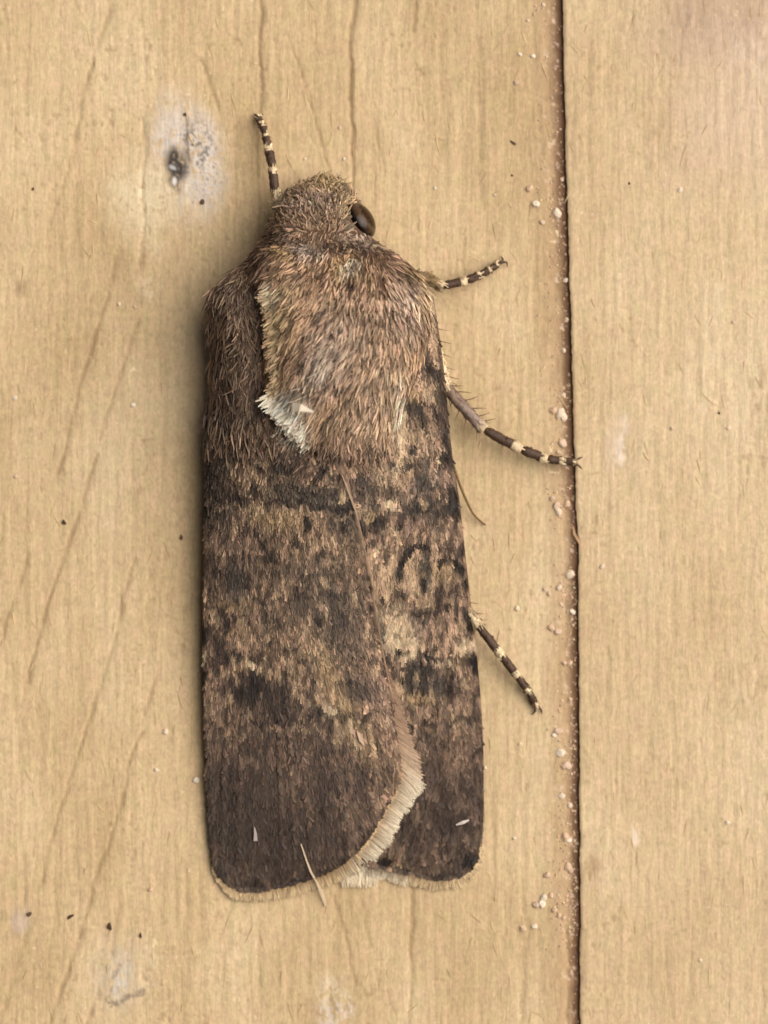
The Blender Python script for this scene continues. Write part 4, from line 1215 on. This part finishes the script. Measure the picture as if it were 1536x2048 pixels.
leg('right middle leg with bristly grey shin reaching over the plank joint',
    [(858, 640, 58), (872, 690, 56), (884, 742, 56), (890, 768, 56), (897, 780, 55), (925, 812, 50), (952, 842, 46), (968, 858, 44)], [8, 9, 10, 13, 11.5, 12, 11.5, 13],
    [CRM, CRM, CRM, CRM, alb(128, 104, 84), alb(138, 118, 104), alb(146, 126, 112), CRM],
    [(970, 860, 44), (1043, 899, 36), (1094, 918, 27), (1127, 922, 24), (1152, 925, 23)], [11, 11.5, 9.5, 8.5, 8],
    [[(1146, 924, 24), (1158, 917, 21), (1165, 914, 16)], [(1146, 926, 24), (1158, 932, 21), (1164, 938, 16)]], (26, 30), 903)
leg('right hind leg banded brown and cream behind the middle leg',
    [(915, 1180, 40), (930, 1212, 44), (948, 1238, 45), (957, 1252, 45)], [9, 9, 10, 10], [alb(150, 124, 96), alb(150, 124, 96), CRM, CRM],
    [(957, 1252, 45), (1004, 1312, 34), (1036, 1354, 24), (1058, 1384, 16), (1074, 1412, 9)], [9.5, 10, 9, 8, 7],
    [[(1072, 1408, 9), (1070, 1422, 7), (1064, 1430, 4)], [(1074, 1410, 9), (1082, 1420, 7), (1084, 1428, 4)]], (8, 24), 904)

# right antenna, swept back under the wing edge, its tip showing
ap = [(728, 484, 130), (762, 492, 116), (835, 560, 92), (868, 680, 72), (884, 800, 58), (900, 905, 42), (913, 950, 34), (926, 985, 26), (942, 1020, 18), (955, 1037, 12), (971, 1050, 6)]
v, f, c, *_ = tube(ap, np.linspace(4.2, 2.0, len(ap)), [alb(118, 92, 52)] * len(ap), 8, 5)
an = mk('antenna', to_world(v), f, M_leg, moth, c)
an['label'] = 'thin olive brown antenna tip sticking out from under the wing'

# ------------------------------------------------------------------ grit and dirt lying on the wood
def crumb_mesh(name, seed, col, mat, squash=0.7):
    import bmesh
    rg = np.random.default_rng(seed)
    bm = bmesh.new()
    bmesh.ops.create_icosphere(bm, subdivisions=2, radius=1.0)
    cut = rg.normal(0, 1, (9, 3)); cut /= np.linalg.norm(cut, axis=1, keepdims=True)
    lim = rg.uniform(.55, .85, 9)
    for v in bm.verts:
        p = np.array(v.co)
        for q in range(9):
            e = p @ cut[q] - lim[q]
            if e > 0:
                p = p - cut[q] * e
        p = p * [1.0, rg.uniform(.98, 1.02), squash]
        v.co = p
    zmin = min(v.co.z for v in bm.verts)
    for v in bm.verts:
        v.co.z -= zmin
    me = bpy.data.meshes.new(name)
    bm.to_mesh(me); bm.free()
    at = me.color_attributes.new('tint', 'FLOAT_COLOR', 'POINT')
    for k in range(len(me.vertices)):
        at.data[k].color = (*np.clip(np.asarray(col) * rg.uniform(.85, 1.1), 0, .85), 1)
    me.materials.append(mat)
    return me

PALE = [crumb_mesh('grit', 10 + k, c_, M_grit, .5) for k, c_ in enumerate([alb(238, 216, 188), alb(226, 196, 168), alb(244, 228, 204), alb(216, 184, 152)])]
DARK = [crumb_mesh('dirt', 30 + k, c_, M_dirt, .5) for k, c_ in enumerate([alb(80, 60, 44), alb(96, 76, 60)])]

def wood_z(x, y):
    x, y = np.array([float(x)]), np.array([float(y)])
    if x[0] > gap_r(y)[0]:
        return float(plank_right_fields(x, y)[0][0])
    if x[0] > gap_l(y)[0]:
        return -30.0
    return float(plank_left_fields(x, y)[0][0])

rg = np.random.default_rng(5)
def put_crumb(meshes, name, x, y, r_, label, cat, group=None, elong=1.0, rot=None):
    o = bpy.data.objects.new(name, meshes[int(rg.integers(len(meshes)))])
    link(o)
    z = wood_z(x, y) - 0.25 * r_
    w = W(x, y, 0.0)
    o.location = (w[0], w[1], z * S)
    o.scale = (r_ * S, r_ * S * elong, r_ * S)
    o.rotation_euler = (0, 0, rg.uniform(0, 6.28) if rot is None else rot)
    tag(o, label, cat, group)
    return o

JOINT = [(1113, 425, 11), (1060, 376, 9), (1072, 408, 8), (1085, 444, 7), (1105, 820, 9), (1119, 828, 11), (1126, 832, 10), (1125, 885, 10), (1118, 905, 6), (1105, 997, 7), (1114, 1010, 8), (1117, 1024, 8),
         (1132, 1008, 9), (1141, 1149, 11), (1090, 1178, 6), (1098, 1189, 6), (1119, 1175, 7), (1103, 1257, 9), (1115, 1263, 8), (1145, 1224, 7), (1127, 1325, 7), (1138, 1326, 7), (1116, 1462, 8), (1108, 1470, 5),
         (1122, 1506, 9), (1134, 1530, 10), (1127, 1532, 8), (1124, 1592, 6), (1140, 1610, 7), (1130, 1675, 10), (1137, 1680, 6), (1136, 1732, 9), (1142, 1742, 6), (1093, 1750, 8), (1088, 1795, 7), (1072, 1810, 9),
         (1084, 1808, 8), (1110, 1820, 7), (1118, 1830, 6), (1128, 1835, 6), (1102, 1790, 6), (1045, 1856, 8), (1069, 1853, 6), (1132, 560, 5), (1124, 358, 5), (1128, 700, 6), (1133, 640, 5), (1140, 1400, 6), (1126, 790, 5)]
WHERE = [(300, 'well ahead of the moth'), (500, 'across from the moth\'s eye'), (720, 'between the right foreleg and middle leg'),
         (912, 'just before the middle leg foot'), (1060, 'just behind the middle leg foot'), (1240, 'ahead of the hind leg knee'),
         (1420, 'across from the hind leg'), (1560, 'a little behind the hind leg foot'), (1700, 'across from the small white wing scale'),
         (1765, 'across from the right wing end'), (9999, 'behind the wing ends')]
def joint_label(x, y, r_):
    size = 'largest' if r_ >= 10 else 'larger' if r_ >= 8 else 'small' if r_ >= 6 else 'minute'
    off = ' beside the plank joint' if x < gap_l(np.array([float(y)]))[0] - 34 else ' in the plank joint'
    return size + ' pale grit crumb' + off + ' ' + next(t for lim, t in WHERE if y < lim)
for x, y, r_ in JOINT:
    put_crumb(PALE, 'grit_crumb', x, y, r_, joint_label(x, y, r_), 'grit', 'grit crumbs along the plank joint', rg.uniform(.8, 1.3))
FACE = [(1033, 166, 6), (1066, 112, 5), (1040, 109, 4), (1068, 28, 4), (1056, 42, 4), (1086, 10, 5), (870, 376, 4), (990, 390, 4), (1360, 380, 5), (1456, 856, 5), (1345, 857, 5), (1466, 645, 4), (1455, 1645, 5), (1400, 1920, 5),
        (330, 1464, 7), (313, 1540, 6), (392, 1560, 7), (300, 1780, 6), (30, 796, 5), (32, 953, 5), (266, 810, 5), (238, 607, 4), (270, 613, 4), (970, 1536, 5), (1028, 1676, 5), (1040, 1488, 4), (1034, 1216, 6), (1205, 1133, 6), (680, 255, 4), (610, 318, 4), (688, 318, 4)]
def face_label(x, y):
    if x > 1165:
        return 'tiny pale grit speck lying on the smoother plank'
    if x > 1000 and y < 200:
        return 'tiny pale grit speck in a cluster beside the joint ahead of the moth'
    if 600 < x < 1000 and y < 400:
        return 'tiny pale grit speck on bare wood ahead of the head'
    if x > 960:
        return 'tiny pale grit speck on wood between the right wing and the joint'
    if y > 1400:
        return 'tiny pale grit speck on wood beside the end of the left wing'
    return 'tiny pale grit speck among the slanting cracks beside the left wing'
for x, y, r_ in FACE:
    put_crumb(PALE, 'grit_crumb', x, y, r_, face_label(x, y), 'grit', 'grit specks on the plank faces', rg.uniform(.8, 1.3))
DIRT = [(404, 404, 7, 1.1, 0, 'round dark dirt dot at the foot of the grey stain'), (370, 229, 5, 1.1, 0, 'dark dirt dot at the top of the grey stain'),
        (1026, 286, 4, 2.6, 1.0, 'short dark splinter of dirt on bare wood above the right foreleg'), (1024, 351, 3, 1.4, 1.2, 'minute dark dirt speck below the dark splinter of dirt'),
        (219, 1853, 7, 1.7, 0.2, 'oval dark dirt speck just above the small white scab'), (281, 1871, 4, 2.2, 0.1, 'thin dark dirt speck beside the oval speck above the white scab'),
        (58, 1828, 6, 1.3, -0.9, 'dark dirt speck beside a pinkish smear on the cracked plank'), (141, 1833, 5, 2.4, -1.0, 'curved dark bark flake between two dirt specks on the cracked plank'),
        (362, 1075, 5, 1.5, 0, 'dark dirt speck in the shade beside the left wing edge'), (66, 378, 4, 1.2, 0, 'faint dark dirt speck left of the grey stain'),
        (1258, 367, 3.5, 1.2, 0, 'minute dark speck on the smoother plank'), (1438, 826, 4, 1.1, 0, 'small brown dirt speck near pale grit on the smoother plank'),
        (128, 1045, 6, 1.4, 0.5, 'dark dirt speck by a slanting crack in the cracked plank')]
for x, y, r_, el, ro, lb in DIRT:
    put_crumb(DARK, 'dirt_speck', x, y, r_ * .8, lb, 'dirt', 'dirt specks on the wood', el, ro)

# fine pale dust packed along the joint
def dust(N, seed):
    r = np.random.default_rng(seed)
    y = r.uniform(-100, 2150, N)
    y = np.where(r.random(N) < .6, np.array([p[1] for p in JOINT])[r.integers(len(JOINT), size=N)] + r.normal(0, 34, N), y)
    x = gap_l(y) - np.abs(r.normal(0, 26, N)) - 4
    zz = plank_left_fields(x, y)[0]
    tet = np.array([(1, 0, 0), (-.5, .87, 0), (-.5, -.87, 0), (0, 0, .8)])
    sz = r.uniform(1.4, 4.2, N)
    a = r.uniform(0, 6.28, N)
    ca, sa = np.cos(a)[:, None], np.sin(a)[:, None]
    jit = r.uniform(.6, 1.3, (N, 4))
    vx = (tet[:, 0] * ca - tet[:, 1] * sa) * sz[:, None] * jit + x[:, None]
    vy = (tet[:, 0] * sa + tet[:, 1] * ca) * sz[:, None] * jit + y[:, None]
    vz = tet[:, 2] * sz[:, None] + zz[:, None] - .2
    c = vary(np.tile(alb(216, 188, 158), (N, 1)), r, .2, .04)
    f = (np.arange(N)[:, None, None] * 4 + np.array([(0, 1, 3), (1, 2, 3), (2, 0, 3), (0, 2, 1)])[None]).reshape(-1, 3)
    V = W(vx, vy, 0 * vz); V[..., 2] = vz * S
    return mk('joint_dust', V.reshape(-1, 3), f, M_grit, plank_l, np.repeat(c, 4, 0), False, 'stuff')
dust(900, 71)

# splinter torn from the plank edge into the joint
single('splinter', plank_r, [(1146, 1052, -6), (1149, 1068, 2), (1155, 1078, 8), (1161, 1090, 12)], [3, 5, 5, 4], (196, 160, 122), M_fibre)
